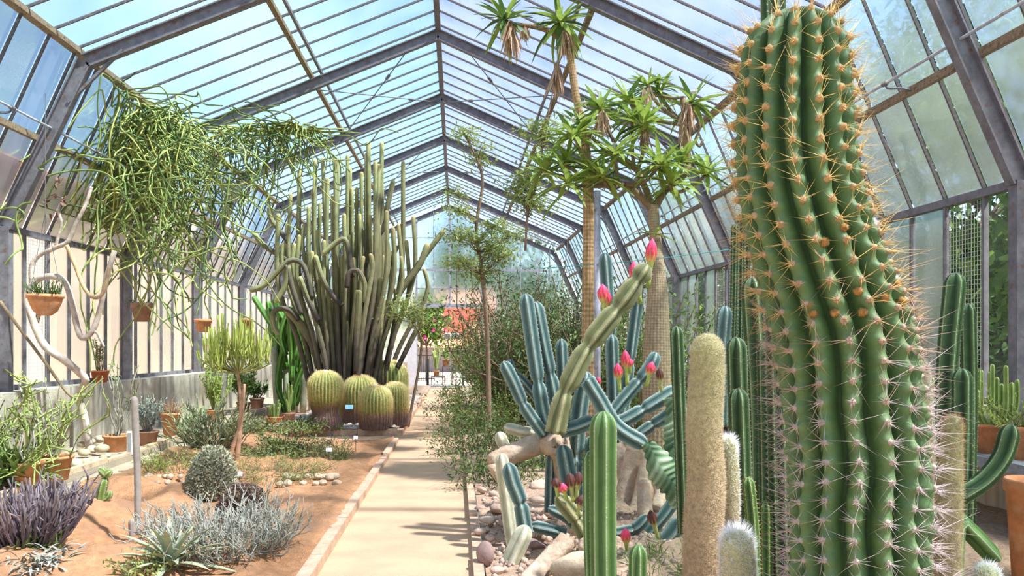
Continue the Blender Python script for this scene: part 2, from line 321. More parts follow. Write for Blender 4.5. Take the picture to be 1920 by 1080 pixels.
mb = MB(); bar(mb, (RX, YA, H0 - .02), (RX, YB, H0 - .02), .085, .13); mb.obj('ridge_beam', M['steel'], ceiling, smooth=False)
for k in KS:                                                 # portal frames
    mb = MB(); y = YK[k]
    for sg in (-1, 1):
        P = side_pts(sg); ins = lambda p, d: (p[0] - sg * d[0], y, p[1] - d[1])
        r_, h_, e_ = ins(P[0], (0, .14)), ins(P[2], (.10, .12)), ins(P[4], (.10, .0))
        for (a, b) in ((r_, h_), (h_, e_)):
            bar(mb, a, b, .015, .15, (0, 0, 1)); n_ = nrm(np.cross(nrm(np.array(b) - a), (0, 1., 0)))
            for s2 in (-1, 1): bar(mb, np.array(a) + n_ * .075 * s2, np.array(b) + n_ * .075 * s2, .095, .016, (0, 0, 1))
        g1 = np.array(h_) * .90 + np.array(r_) * .10; g2 = np.array(h_) * .76 + np.array(e_) * .24; n1 = np.array([-sg * .06, 0, -.07])
        bar(mb, g1 + n1 * .3, g2 + n1 * .3, .04, .03)
        bar(mb, e_, (e_[0], y, wtop(y) - .05), .10, .11, (1, 0, 0))
    mb.obj('steel_frame', M['steel'], ceiling, smooth=False)
for k in (2, 4):                                             # crossed tie rods with turnbuckles under the ridge
    for sg in (-1, 1):
        for (u0, u1) in ((.0, .58), (.22, .80)):
            ya, yb = (YK[k + 1], YK[k]) if u0 == 0 else (YK[k], YK[k + 1])
            a = np.array((RX + sg * HD * .02, ya, 0)); b = np.array((RX + sg * HD * .5, yb, 0))
            if u0: a[0] = RX + sg * HD * .12; b[0] = RX + sg * HD * .50
            a[2] = roofz(a[0]) - .2; b[2] = roofz(b[0]) - .2; mb = MB(); tube(mb, [a, b], .009, 6); c_ = a * .75 + b * .25; d_ = nrm(b - a)
            tube(mb, [c_ - d_ * .09, c_ - d_ * .07, c_ + d_ * .07, c_ + d_ * .09], [.01, .026, .026, .01], 8); mb.obj('tie_rod', M['steel'], ceiling)
# side walls: concrete plinth, posts, panes, wire mesh vents
for sg, wl_, X in ((-1, wall_left, XL), (1, wall_right, XR)):
    mb = MB(); x0, x1 = (X - .12, X + .32) if sg < 0 else (X - .10, X + .12)
    hexa(mb, [(x0, YA, -1), (x1, YA, -1), (x1, YB, -1), (x0, YB, -1)], [(x0, YA, wtop(YA)), (x1, YA, wtop(YA)), (x1, YB, wtop(YB)), (x0, YB, wtop(YB))]); mb.obj('plinth_wall', M['concrete'], wl_, smooth=False)
    mb = MB(); z_ = lambda y: wtop(y) + .03
    bar(mb, (X, YA, z_(YA)), (X, YB, z_(YB)), .08, .06); mb.obj('sill_rail', M['steel'], wl_, smooth=False)
    for k in list(KS)[:-1]:
        for i in range(NP):
            y0, y1 = YK[k] + i * PW, YK[k] + (i + 1) * PW; vent = (i == 1) if (k % 2 == 1 or sg > 0) else (i == 0)
            mb = MB(); box(mb, (X - .02, y0 - .016, wtop(y0)), (X + .025, y0 + .016, EZ)); mb.obj('mullion', M['steel'] if not vent else M['steel'], wl_, smooth=False)
            if vent and k >= 0 and k < 6:
                mb = MB(); g_ = .042; zb = wtop(y1) + .06; nz = int((EZ - zb) / g_); ny = int(PW / g_)
                tubes(mb, [[(X, y0 + .02, zb + j * g_), (X, y1 - .02, zb + j * g_)] for j in range(nz)], .0028, 3); tubes(mb, [[(X + .003, y0 + .02 + j * g_, zb), (X + .003, y0 + .02 + j * g_, EZ - .04)] for j in range(ny)], .0028, 3)
                mb.obj('wire_mesh', M['mesh'], wl_, 'stuff'); continue
            if sg > 0 and k == 0 and i == 0: mm = M['gl_clear']
            elif sg > 0 and (i == 3 and k > 0): mm = M['gl_clear']
            else: mm = M['gl_side_l' if sg < 0 else 'gl_side']
            mb = MB(); box(mb, (X - .002, y0 + .016, wtop(y0) + .05), (X + .003, y1 - .016, EZ - .03)); mb.obj('glass_pane', mm, wl_, smooth=False)
# far gable end
DL, DR, DT = at(781, 640, YB)[0], at(903, 640, YB)[0], at(780, 573, YB)[2]
zb = zg(YB)
xs = [XL, -4.2, -3.2, -2.3, DL, at(813, 0, YB)[0], at(843, 0, YB)[0], at(873, 0, YB)[0], DR, 1.5, 2.4, 3.5, XR]
def gtop(x): return (roofz(x) if abs(x - RX) < HD else HZ + (EZ - HZ) * (abs(x - RX) - HD) / (ED - HD)) - .1
zl = [at(800, y, YB)[2] for y in (566, 541, 506, 446)]
for i in range(len(xs) - 1):
    a, b = xs[i], xs[i + 1]; door = a >= DL - .01 and b <= DR + .01
    lv = ([DT] + zl[:1] if door else [zb + .9, DT]) + (zl[1:] if door else [zl[2], zl[3]])
    lv = sorted(set(lv))
    for j in range(len(lv)):
        z0 = lv[j]; z1 = lv[j + 1] if j + 1 < len(lv) else None
        mb = MB()
        if z1 is None or z1 > min(gtop(a), gtop(b)):
            ta, tb = gtop(a), gtop(b)
            if min(ta, tb) - z0 < .05: continue
            hexa(mb, [(a + .02, YB + .0, z0), (b - .02, YB, z0), (b - .02, YB + .006, z0), (a + .02, YB + .006, z0)], [(a + .02, YB, ta), (b - .02, YB, tb), (b - .02, YB + .006, tb), (a + .02, YB + .006, ta)])
        else: box(mb, (a + .02, YB, z0 + .02), (b - .02, YB + .006, z1 - .02))
        mb.obj('glass_pane', M['gl_side'], wall_back, smooth=False)
for x in xs:
    mb = MB(); thick = .07 if (abs(x - DL) < .01 or abs(x - DR) < .01 or abs(x - xs[6]) < .01) else .03
    bot = zb if not (DL + .01 < x < DR - .01) else DT
    box(mb, (x - thick / 2, YB - .03, bot), (x + thick / 2, YB + .04, gtop(x))); mb.obj('mullion', M['steel_pale'], wall_back, smooth=False)
for z, w, x0, x1 in ((DT, .14, DL, DR), (zl[1], .04, DL, DR), (zl[2], .08, DL - 2, DR + 2.4), (zl[3], .035, DL - 2, DR + 2.6)):
    mb = MB(); box(mb, (x0, YB - .035, z - w / 2), (x1, YB + .045, z + w / 2)); mb.obj('transom', M['steel_pale'], wall_back, smooth=False)
M['white'] = mat('white_painted_pier', (.72, .69, .68), .8, 10, .1, .1)
for x0, x1, zt in ((DL - .34, DL, zb + 2.2), (DL - 2.6, DL - .34, zb + .95), (DR, DR + .5, zb + .95), (DR + .5, XR, zb + .95)):
    mb = MB(); box(mb, (x0, YB - .08, zb - .3), (x1, YB + .12, zt)); mb.obj('plinth_wall', M['white'] if zt > zb + 1 else M['concrete'], wall_back, smooth=False)
mb = MB(); box(mb, (DL, YB - .1, zb - .2), (DR, YB + .25, zb + .03)); mb.obj('threshold', M['concrete'], wall_back, smooth=False)

# ================================================================= ground
PLX, PRX = -.94, .10
def slab(name, x0, x1, y0, y1, h, m, parent=None, th=.3, hx=None):
    mb = MB(); h1 = h if hx is None else hx
    hexa(mb, [(x0, y0, zg(y0) + h - th), (x1, y0, zg(y0) + h1 - th), (x1, y1, zg(y1) + h1 - th), (x0, y1, zg(y1) + h - th)], [(x0, y0, zg(y0) + h), (x1, y0, zg(y0) + h1), (x1, y1, zg(y1) + h1), (x0, y1, zg(y1) + h)])
    return mb.obj(name, m, parent, smooth=False)
floor = struct('floor', 'beige gravel path, soil beds and pink stone edging', 'floor')
YC0, YC1 = G(700, 829)[1], G(700, 817)[1]                     # the narrow cross path between the two left beds
slab('path', PLX - .08, PRX + .04, -1, YB + .1, 0, M['path'], floor)
slab('path', -3.72, PLX - .08, YC0 + .06, YC1 - .05, 0, M['path'], floor, hx=0)
slab('path', -4.02, -3.70, -1, YC1 + 2.5, .14, M['ledge'], floor)
slab('ledge', XL + .3, -4.0, -1, YB, .22, M['ledge'], floor)
def bed(name, x0, x1, y0, y1, hf, m, res=.06, amp=.03, seed=0, hollows=(), attr=0):
    rng = np.random.default_rng(seed); nx, ny = int((x1 - x0) / res) + 2, int((y1 - y0) / res) + 2
    X, Y = np.meshgrid(np.linspace(x0, x1, nx), np.linspace(y0, y1, ny), indexing='ij'); Z = hf(X, Y) + zg(Y)
    for s in range(14):
        k = rng.normal(0, 1, 2) * (1.2 + s * .9); Z += amp / (1 + s * .45) * np.sin(X * k[0] + Y * k[1] + rng.uniform(0, 6)) * .5
    Z += rng.normal(0, amp * .12, Z.shape)
    for (hx, hy, r, d) in hollows:
        q = np.sqrt((X - hx) ** 2 + (Y - hy) ** 2) / r; Z += -d * np.exp(-q ** 2 * 1.5) + d * .7 * np.exp(-(q - 1.25) ** 2 * 9)
    V = np.stack([X, Y, Z], -1); i, j = np.meshgrid(np.arange(nx - 1), np.arange(ny - 1), indexing='ij'); o = i * ny + j
    mb = MB(); mb.add(V, np.stack([o, o + ny, o + ny + 1, o + 1], -1).reshape(-1, 4), None, np.clip((Z - zg(Y)) * 4, 0, 1).reshape(-1))
    return mb.obj(name, m, floor)
def hleft(X, Y): return .05 + np.clip((-1.1 - X) / 2.6, 0, 1) * .10
hol = [(*G(*p)[:2], r, d) for p, r, d in (((190, 960), .5, .09), ((180, 1030), .6, .10), ((400, 985), .8, .07), ((380, 925), .5, .08), ((620, 870), .5, .05), ((440, 870), .5, .05))]
bed('soil_bed', -3.72, PLX - .06, 2.5, YC0, hleft, M['soil'], .05, .05, 3, hol)
bed('gravel_bed', -3.72, PLX - .06, YC1 + .04, YB - .1, lambda X, Y: .10 + 0 * X, M['gritsoil'], .12, .03, 5)
bed('gravel_bed', PRX + .1, XR - .1, -1, YB - .1, lambda X, Y: .04 + np.clip((X - .3) / 2, 0, 1) * .14, M['gritsoil'], .09, .05, 7)
def kerb(p, q, w, h, n, base=0, label=None, drop=.12):
    kb = link('kerb', None, floor); p, q = np.array(p, float), np.array(q, float); rng = np.random.default_rng(int(abs(p[0] * 97 + q[1] * 13)))
    for i in range(n):
        a, b = p + (q - p) * (i + .006) / n, p + (q - p) * (i + .994) / n; d = nrm(b - a); s = np.array([-d[1], d[0]]) * w / 2; j = rng.normal(0, .004, 4)
        c = [a - s, b - s, b + s, a + s]; hh = base + h + rng.normal(0, .006)
        if (c[1] - c[0])[0] * (c[3] - c[0])[1] - (c[1] - c[0])[1] * (c[3] - c[0])[0] < 0: c = c[::-1]
        mb = MB(); hexa(mb, [(x[0], x[1], zg(x[1]) + base - drop) for x in c], [(x[0] + j[0], x[1], zg(x[1]) + hh + j[1]) for x in c]); mb.obj('kerb_stone', M['kerb'], kb, smooth=False)
    return kb
kerb((PLX - .04, 2), (PLX - .04, YC0), .09, .07, 9)
kerb((PLX - .08, YC0), (-3.7, YC0), .09, .06, 3)
kerb((PLX - .04, YC1), (PLX - .04, YB - .3), .09, .10, 14)
kerb((PLX - .08, YC1 + .05), (-3.1, YC1 + .05), .10, .11, 3)
kerb((PRX + .05, 2), (PRX + .05, YB - .3), .07, .06, 22)
kerb((-4.04, 1), (-4.04, YB - 2), .07, .26, 22, 0)
kerb((-3.69, 2.5), (-3.69, YC0), .07, .16, 8, 0)
# stone shelf along the right wall
M['slate'] = mat('grey_stone_slab', (.22, .23, .25), .8, 14, .3, .3)
bn = struct('trim_1', 'grey stone plant shelf on concrete legs along the right wall', 'shelf')
for i in range(5):
    y0 = 2.4 + i * 2.2; slab('slab', 3.92, XR - .1, y0, y0 + 2.19, .72, M['slate'], bn, .075); slab('shelf_leg', 4.2, XR - .1, y0 + .3, y0 + .5, .645, M['concrete'], bn, .9)
# ================================================================= outside
M['paving'] = mat('pale_yard_gravel', (.46, .41, .35), .95, 3, .15)
M['stucco'] = mat('cream_stucco', (.60, .49, .38), .9, 1.2, .12, .1); mix_stain(M['stucco'], (.46, .37, .28), 1.1, .5, .75)
M['tile'] = mat('terracotta_roof_tile', (.62, .30, .18), .85, 6, .3)
M['red'] = mat('brick_red_wall', (.62, .14, .11), .85, 3, .15)
M['pinkwall'] = mat('pink_wall', (.78, .42, .32), .85, 3, .12)
M['greywall'] = mat('grey_lilac_wall', (.34, .31, .32), .9, 3, .2)
M['darkglass'] = mat('dark_window', (.10, .11, .13), .2)
M['trim'] = mat('white_window_trim', (.75, .72, .66), .7)
M['iron'] = mat('black_iron', (.03, .03, .035), .5)
M['leafo'] = mat('tree_leaf', [(0, (.06, .13, .025)), (1, (.22, .34, .06))], .6, 3, .3, transl=.3)
M['leafd'] = mat('dark_tree_leaf', [(0, (.03, .08, .025)), (1, (.10, .20, .05))], .6, 3, .3, transl=.25)
M['bark'] = mat('bark', (.16, .11, .075), .95, 20, .4, .4)
g_out = struct('ground_yard', 'pale gravel yard around the glasshouse', 'ground')
mb = MB()
box(mb, (-60, YB + .2, zb - 1), (60, 120, zb)); mb.obj('yard', M['paving'], g_out, smooth=False)
mb = MB(); box(mb, (-60, -40, -1.3), (XL - .2, YB + .2, -.25)); mb.obj('yard', M['paving'], g_out, smooth=False)
M['lawn'] = mat('lawn', (.11, .16, .05), .95, 3, .3, .5, 40); mb = MB(); box(mb, (XR + .2, -40, -1.3), (60, YB + .2, -.25)); mb.obj('lawn', M['lawn'], g_out, smooth=False)
rng = np.random.default_rng(5); t = thing('garden_hedge', 'tall dense green hedge behind the trees outside the right panes', 'hedge', (13, 14, -.25)); mb = MB(); box(mb, (12.9, -4, -.25), (14.2, 34, 4.2)); mb.obj('core', M['leafd'], t, smooth=False)
nn = 12000; B = np.stack([rng.uniform(12.5, 13.0, nn), rng.uniform(-4, 34, nn), rng.uniform(-.2, 4.6, nn)], 1); mb = MB(); leaves(mb, B, rdir(rng, nn), .3 * rng.uniform(.6, 1.2, nn), .15, .2, 2, a=rng.uniform(0, 1, nn), roll=rng.uniform(-1.5, 1.5, nn)); mb.obj('foliage', M['leafo'], t, 'stuff')
# cream building along the left side
bl = thing('cream_building', 'long cream stucco building behind the frosted panes on the left', 'building', (-11.5, 14, -.3))
mb = MB(); box(mb, (-15, -6, -.3), (-11.2, 40, 6.0)); mb.obj('facade', M['stucco'], bl, smooth=False)
mb = MB(); hexa(mb, [(-15.2, -6.3, 5.95), (-10.8, -6.3, 5.95), (-10.8, 40.3, 5.95), (-15.2, 40.3, 5.95)], [(-13.2, -6.3, 6.9), (-13, -6.3, 6.9), (-13, 40.3, 6.9), (-13.2, 40.3, 6.9)]); mb.obj('roof', M['tile'], bl, smooth=False)
for i in range(9):
    y = 2 + i * 3.4
    mb = MB(); box(mb, (-11.25, y, 1.0), (-11.1, y + 1.0, 2.7)); w_ = mb.obj('window', M['trim'], bl, smooth=False)
    for dy in (.1, .54):
        mb = MB(); box(mb, (-11.12, y + dy, 1.1), (-11.08, y + dy + .36, 2.6)); mb.obj('pane', M['darkglass'], w_, smooth=False)
# red house beyond the doorway
YH = 44.
rh = thing('red_house', 'brick red house with tiled porch seen through the doorway', 'house', (0, YH, zb))
def hb(x0, y0, x1, y1, Y, dep, nm, m_, par):
    a, b = at(x0, y1, Y), at(x1, y0, Y); mb = MB(); box(mb, (a[0], Y, a[2]), (b[0], Y + dep, b[2])); return mb.obj(nm, m_, par, smooth=False)
hb(770, 548, 930, 690, YH, 6, 'wall', M['pinkwall'], rh); hb(838, 600, 878, 622, YH - .08, .1, 'wall_panel', M['red'], rh); hb(775, 578, 925, 600, YH - .06, .1, 'wall_panel', M['red'], rh); hb(815, 622, 826, 640, YH - .06, .1, 'wall_panel', M['red'], rh)
w_ = hb(831, 624, 860, 640, YH - .12, .1, 'window', M['trim'], rh)
for x0 in (833, 847): hb(x0, 626, x0 + 11, 638, YH - .16, .05, 'pane', M['darkglass'], w_)
hb(868, 624, 876, 640, YH - .1, .1, 'wall_panel', M['red'], rh)
hb(770, 650, 930, 706, YH - 1.4, 1.3, 'porch_wall', M['greywall'], rh)
for i in range(14):                                          # porch roof: rows of tiles
    x0 = 772 + i * 11.0; a, b, c_, d_ = at(x0, 650, YH - 2.2), at(x0 + 10.6, 650, YH - 2.2), at(x0 + 10.6, 636, YH - .2), at(x0, 636, YH - .2); mb = MB()
    hexa(mb, [a - [0, 0, .06], b - [0, 0, .06], c_ - [0, 0, .06], d_ - [0, 0, .06]], [a, b, c_, d_]); mb.obj('roof_tile', M['tile'], rh, smooth=False)
# iron railing in the yard
fe = thing('iron_railing', 'black iron railing in the yard beyond the doorway', 'railing', (0, YB + 4, zb)); Yf = YB + 4.5
for px in list(range(786, 815, 4)) + list(range(868, 905, 4)):
    p = at(px, 690, Yf); mb = MB(); bar(mb, (p[0], Yf, zb), (p[0], Yf, zb + 1.15), .02, .02, (0, 1, 0)); mb.obj('baluster', M['iron'], fe, smooth=False)
for z in (.12, 1.12):
    for xa, xb in ((770, 815), (866, 915)): mb = MB(); bar(mb, (at(xa, 690, Yf)[0], Yf, zb + z), (at(xb, 690, Yf)[0], Yf, zb + z), .03, .04); mb.obj('rail', M['iron'], fe, smooth=False)
for px in (802, 868):
    p = at(px, 690, YB + 1.6); mb = MB(); box(mb, (p[0] - .05, YB + 1.55, zb), (p[0] + .05, YB + 1.65, zb + 1.05)); tag(mb.obj('gate_post', M['iron'], smooth=False), 'dark gate post on the %s of the staging outside the doorway' % ('left' if px < 840 else 'right'), 'post', 'gate posts')
def tree(name, label, base, h, rad, seed, m_, nl=2600, trunk=.12, lsz=.22, cat='tree', group=None, low=.25):
    rng = np.random.default_rng(seed); base = np.asarray(base, float); t = thing(name, label, cat, base, group)
    mb = MB(); tp = base + [rng.normal(0, .2), rng.normal(0, .2), h * .62]; tube(mb, crom([base, (base + tp) / 2 + rng.normal(0, .08, 3), tp], 9), np.linspace(trunk, trunk * .45, 9), 8)
    br = clump(rng, 12, h * .55, 1.2, .02, 6) + (base + [0, 0, h * .38]); tubes(mb, br, np.linspace(trunk * .35, .02, 6), 5); mb.obj('trunk', M['bark'], t)
    mb = MB(); k = 26; cc = rdir(rng, k) * np.array([rad, rad, h * (1 - low) / 2]) * rng.uniform(.35, .95, (k, 1)) + base + [0, 0, h * (low + (1 - low) / 2)]
    ci = rng.integers(0, k, nl); pos = cc[ci] + rng.normal(0, 1, (nl, 3)) * rad * .20
    leaves(mb, pos, rdir(rng, nl, -.2), lsz * rng.uniform(.6, 1.3, nl), lsz * .45, .2, 2, a=np.clip(rng.uniform(0, 1, nl), 0, 1), roll=rng.uniform(-1.5, 1.5, nl)); mb.obj('foliage', m_, t, 'stuff'); return t
for i, (x, y, h, r, dk) in enumerate(((9.0, 2.5, 8.2, 2.0, 0), (9.8, 6.6, 9.6, 2.2, 1), (9.0, 10.6, 8.2, 2.0, 0), (9.8, 15, 9.4, 2.3, 1), (9.0, 19.5, 8.0, 2.1, 0), (9.8, 24.2, 9.0, 2.3, 1), (9.2, 29, 8.5, 2.2, 0))):
    tree('garden_tree', ('dark' if dk else 'light green') + ' leafy tree, %s along the row outside the right panes' % ('first', 'second', 'third', 'fourth', 'fifth', 'sixth', 'seventh')[i], (x, y, -.3), h, r, 40 + i, M['leafd'] if dk else M['leafo'], 6500, group='trees outside the right panes', low=.08)
tree('flowering_shrub', 'leafy green shrub with pink blooms just outside the doorway', at(800, 700, YB + 5) * [1, 1, 0] + [0, 0, zb], 4.0, 1.1, 61, M['leafo'], 1500, .06, .24, 'shrub', low=.35)
tree('garden_tree', 'green tree outside the far gable right of the doorway', (3.6, YB + 7, zb), 8, 2.4, 62, M['leafd'], 4000, low=.1)
tree('garden_tree', 'dark tree behind the red house above the doorway', (.6, YH + 9, zb), 10, 3.6, 63, M['leafd'], 5000, lsz=.4, low=.1)
tree('garden_tree', 'green tree outside the far gable left of the doorway', (-4.6, YB + 7, zb), 7, 2.2, 64, M['leafo'], 4000, low=.1)
M['pink'] = mat('pink_petal', (.80, .10, .32), .6, 5, .2, transl=.3)
rng = np.random.default_rng(8)
for k, (px, py) in enumerate(((815, 600), (812, 618), (834, 619), (797, 632))):
    p = at(px, py, YB + 3.6); mb = MB(); leaves(mb, np.repeat(p[None], 22, 0), rdir(rng, 22), .11, .08, .2, 2); tag(mb.obj('pink_bloom', M['pink']), 'bright pink bloom on the shrub outside the doorway, ' + ('topmost', 'middle left', 'rightmost', 'lowest')[k], 'flower', 'pink blooms outside the doorway')
# ================================================================= plant builders
M['terra'] = mat('terracotta', (.56, .24, .11), .85, 12, .25, .15); mix_stain(M['terra'], (.62, .42, .30), 7, .56, .75)
M['terrab'] = mat('brown_terracotta', (.36, .19, .13), .85, 12, .25, .15)
M['potsoil'] = mat('pot_soil', (.16, .11, .075), .98, 40, .4, .8)
M['spine_y'] = mat('golden_spine', [(0, (.80, .52, .16)), (.5, (.72, .42, .16)), (1, (.45, .30, .22))], .5, 20, .2)
M['spine_w'] = mat('pale_spine', [(0, (.75, .66, .58)), (1, (.42, .27, .24))], .5, 20, .25)
M['wool'] = mat('white_wool', [(0, (.80, .76, .70)), (1, (.92, .90, .86))], .95, 60, .15)
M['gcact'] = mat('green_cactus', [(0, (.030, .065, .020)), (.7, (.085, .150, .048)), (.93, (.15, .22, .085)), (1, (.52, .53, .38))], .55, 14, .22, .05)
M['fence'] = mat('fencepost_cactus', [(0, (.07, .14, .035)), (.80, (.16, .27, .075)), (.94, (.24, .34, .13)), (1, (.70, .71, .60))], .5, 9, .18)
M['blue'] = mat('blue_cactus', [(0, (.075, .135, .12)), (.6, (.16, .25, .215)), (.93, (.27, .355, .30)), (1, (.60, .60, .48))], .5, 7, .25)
M['olive'] = mat('olive_cactus', [(0, (.16, .17, .07)), (.7, (.29, .29, .13)), (.95, (.36, .34, .17)), (1, (.62, .55, .36))], .6, 8, .25)
M['pale'] = mat('bleached_cactus_skin', [(0, (.42, .42, .28)), (.9, (.62, .59, .42)), (1, (.75, .68, .52))], .85, 10, .25, .2)
M['log'] = mat('bleached_cactus_wood', (.53, .40, .28), .9, 7, .3, .6, 30); mix_stain(M['log'], (.42, .25, .14), 4, .52, .7, (1, 1, 3))
def pl(pts, Y):
    Y = [Y] * len(pts) if np.isscalar(Y) else Y; return np.array([at(p[0], p[1], y) for p, y in zip(pts, Y)])
def cactus(mb, pts, r, ribs, amp=.28, m=26, per=6, taper=.92, tipk=1.25, pinch=(), dome=9, attr='rib', twist=0., sharp=1.):
    P = crom(pts, 160); L = np.r_[0, np.cumsum(np.linalg.norm(np.diff(P, axis=0), axis=1))]; T_ = L[-1]; r_ = r if np.isscalar(r) else r[-1]
    dl = min(tipk * r_, T_ * .6); ph = np.linspace(0, PI / 2, dome); s = np.r_[np.linspace(0, T_ - dl, m)[:-1], T_ - dl + dl * np.sin(ph)]
    Q = np.stack([np.interp(s, L, P[:, i]) for i in range(3)], 1); Q[0] = P[0]
    R = np.interp(s / T_, np.linspace(0, 1, 2 if np.isscalar(r) else len(r)), [r * taper, r] if np.isscalar(r) else r)
    R[-dome:] = R[-dome] * np.maximum(np.cos(ph), .02)
    for p_ in pinch: R = R * (1 - .34 * np.exp(-((s / T_ - p_) / .03) ** 2))
    n = ribs * per; th = np.linspace(0, 2 * PI, n, endpoint=False); c = np.abs(np.cos(ribs * (th) / 2)) ** sharp
    mod = np.repeat((1 - amp * (1 - c))[None], len(s), 0); mod[-3:] = 1 - amp * .6 * (1 - c)
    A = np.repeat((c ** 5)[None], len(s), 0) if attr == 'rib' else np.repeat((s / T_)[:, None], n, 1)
    V = tube(mb, Q, R, n, mod, A); return V[:, ::per], Q, s
def rib_spines(mb, V, Q, s, rng, gap, k, L, r, a=0., lo=.0, spread=.8, jitter=.3):
    for j in range(V.shape[1]):
        d = np.r_[0, np.cumsum(np.linalg.norm(np.diff(V[:, j], axis=0), axis=1))]
        u = np.arange(d[-1] * lo + gap * rng.uniform(.2, .8), d[-1], gap); B = np.stack([np.interp(u, d, V[:, j, i]) for i in range(3)], 1); Cn = np.stack([np.interp(u, d, Q[:, i]) for i in range(3)], 1)
        N_ = nrm(B - Cn); B = np.repeat(B, k, 0); D = np.repeat(N_, k, 0) + rng.normal(0, spread, (len(B), 3)); spines(mb, B, D, L * rng.uniform(.5, 1.2, len(B)), r, a if np.isscalar(a) else np.repeat(np.interp(u / d[-1], [0, 1], a), k))
def stem_part(par, nm, pts, r, ribs, m_, rng, sp=None, **kw):
    mb = MB(); V, Q, s = cactus(mb, pts, r, ribs, **kw); o = mb.obj(nm, m_, par)
    if sp:
        gap, k, L, rr, sm = sp; mb = MB(); rib_spines(mb, V, Q, s, rng, gap, k, L, rr); mb.obj('spines', M[sm], o, 'stuff')
    return o, V, Q
def pot(par, c, r, h, m_=None, sub='pot', n=26, rim=.12, taper=.72):
    c = np.asarray(c, float); w = r * .08; mb = MB()
    lathe(mb, [(0, 0), (r * taper, 0), (r * .97, h * (1 - rim)), (r * 1.06, h * (1 - rim)), (r * 1.08, h * .985), (r * 1.04, h), (r * .96, h), (r * .93, h * .9), (r * .92, h * .84)], c, n); o = mb.obj(sub, m_ or M['terra'], par)
    mb = MB(); lathe(mb, [(r * .93, h * .86), (r * .5, h * .89), (0, h * .9)], c, n); mb.obj('soil', M['potsoil'], o); return o
def bud(par, base, tip, r, m_, stalk=.45):
    base, tip = np.asarray(base), np.asarray(tip); u = np.array([0, .12, .3, .45, .55, .68, .8, .9, 1.]); mb = MB()
    R = r * np.array([.45, .42, .42, .5, .75, 1., .95, .6, .05]); th = np.linspace(0, 2 * PI, 28, endpoint=False)
    mod = 1 + .12 * np.cos(7 * th)[None] * (u > .5)[:, None]
    tube(mb, base + (tip - base) * u[:, None], R * .9, 28, mod, np.clip(u[:, None] - .13 * ((np.cos(7 * th) < -.2)[None] & (u > .55)[:, None] & (u < .95)[:, None]), 0, 1)); return mb.obj('flower_bud', m_, par)
M['budpink'] = mat('pink_bud', [(0, (.35, .48, .10)), (.5, (.50, .55, .15)), (.58, (.75, .35, .12)), (.68, (.80, .07, .10)), (1, (.85, .08, .22))], .5, 40, .25)
M['budbrown'] = mat('withered_bud', [(0, (.35, .45, .12)), (.5, (.48, .46, .16)), (.62, (.16, .06, .04)), (1, (.07, .025, .025))], .6, 40, .3)

# ================================================================= giant spiny column in the right foreground
rng = np.random.default_rng(11); YG = 2.5
gt = [(20, 1489, 0), (60, 1489, 92), (110, 1488, 105), (200, 1488, 113), (300, 1490, 117), (400, 1507, 122), (480, 1530, 128), (600, 1572, 136), (720, 1592, 134), (850, 1607, 134), (1000, 1612, 132), (1120, 1610, 130), (1400, 1600, 125), (1560, 1598, 115)]
gp = np.array([at(cx, y, YG) for y, cx, w in gt])[::-1]; gw = np.array([w for _, _, w in gt])[::-1] * mpp(YG) * .97
gc = thing('giant_column_cactus', 'giant ribbed green column cactus bristling with golden and grey spines at the right', 'cactus', (gp[0][0], YG, .1))
m_ = 330; zz = np.linspace(gp[0][2], gp[-1][2], m_); zz[-24:] = gp[-1][2] - (gp[-1][2] - zz[-24]) * (1 - np.sin(np.linspace(0, PI / 2, 24)))
cxs = np.interp(zz, gp[:, 2], gp[:, 0]); Ks = np.ones(15) / 15
cxs = np.convolve(np.pad(cxs, 7, mode='edge'), Ks, 'valid'); rad = np.interp(zz, gp[:, 2], gw); tt = np.clip((gp[-1][2] - zz) / .17, 0, 1); rad = np.where(tt < 1, gw[-3] * np.sqrt(np.maximum(1 - (1 - tt) ** 2.2, .0004)), rad)
rad = np.where(tt < 1, rad, np.convolve(np.pad(rad, 7, mode='edge'), Ks, 'valid'))
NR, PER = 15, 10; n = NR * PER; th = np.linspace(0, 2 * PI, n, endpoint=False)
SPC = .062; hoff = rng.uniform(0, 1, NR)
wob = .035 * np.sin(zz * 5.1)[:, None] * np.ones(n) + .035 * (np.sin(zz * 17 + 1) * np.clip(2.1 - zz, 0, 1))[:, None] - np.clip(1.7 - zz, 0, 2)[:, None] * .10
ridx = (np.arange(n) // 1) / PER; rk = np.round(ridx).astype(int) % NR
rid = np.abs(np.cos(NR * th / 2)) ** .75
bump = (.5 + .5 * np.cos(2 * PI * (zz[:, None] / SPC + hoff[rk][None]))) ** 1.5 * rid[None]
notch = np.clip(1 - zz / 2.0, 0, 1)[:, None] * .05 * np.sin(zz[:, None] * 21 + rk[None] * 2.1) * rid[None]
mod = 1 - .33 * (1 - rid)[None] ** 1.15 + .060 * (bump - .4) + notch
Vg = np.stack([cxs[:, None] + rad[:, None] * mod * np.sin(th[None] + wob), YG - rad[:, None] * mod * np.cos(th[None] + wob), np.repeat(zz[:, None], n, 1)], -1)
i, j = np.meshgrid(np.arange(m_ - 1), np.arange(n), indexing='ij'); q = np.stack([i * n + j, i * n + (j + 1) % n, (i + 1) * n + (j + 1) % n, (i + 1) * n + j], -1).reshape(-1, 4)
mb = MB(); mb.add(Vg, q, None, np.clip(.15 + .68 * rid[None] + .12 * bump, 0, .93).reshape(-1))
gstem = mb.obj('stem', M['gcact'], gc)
Bs, Ns = [], []
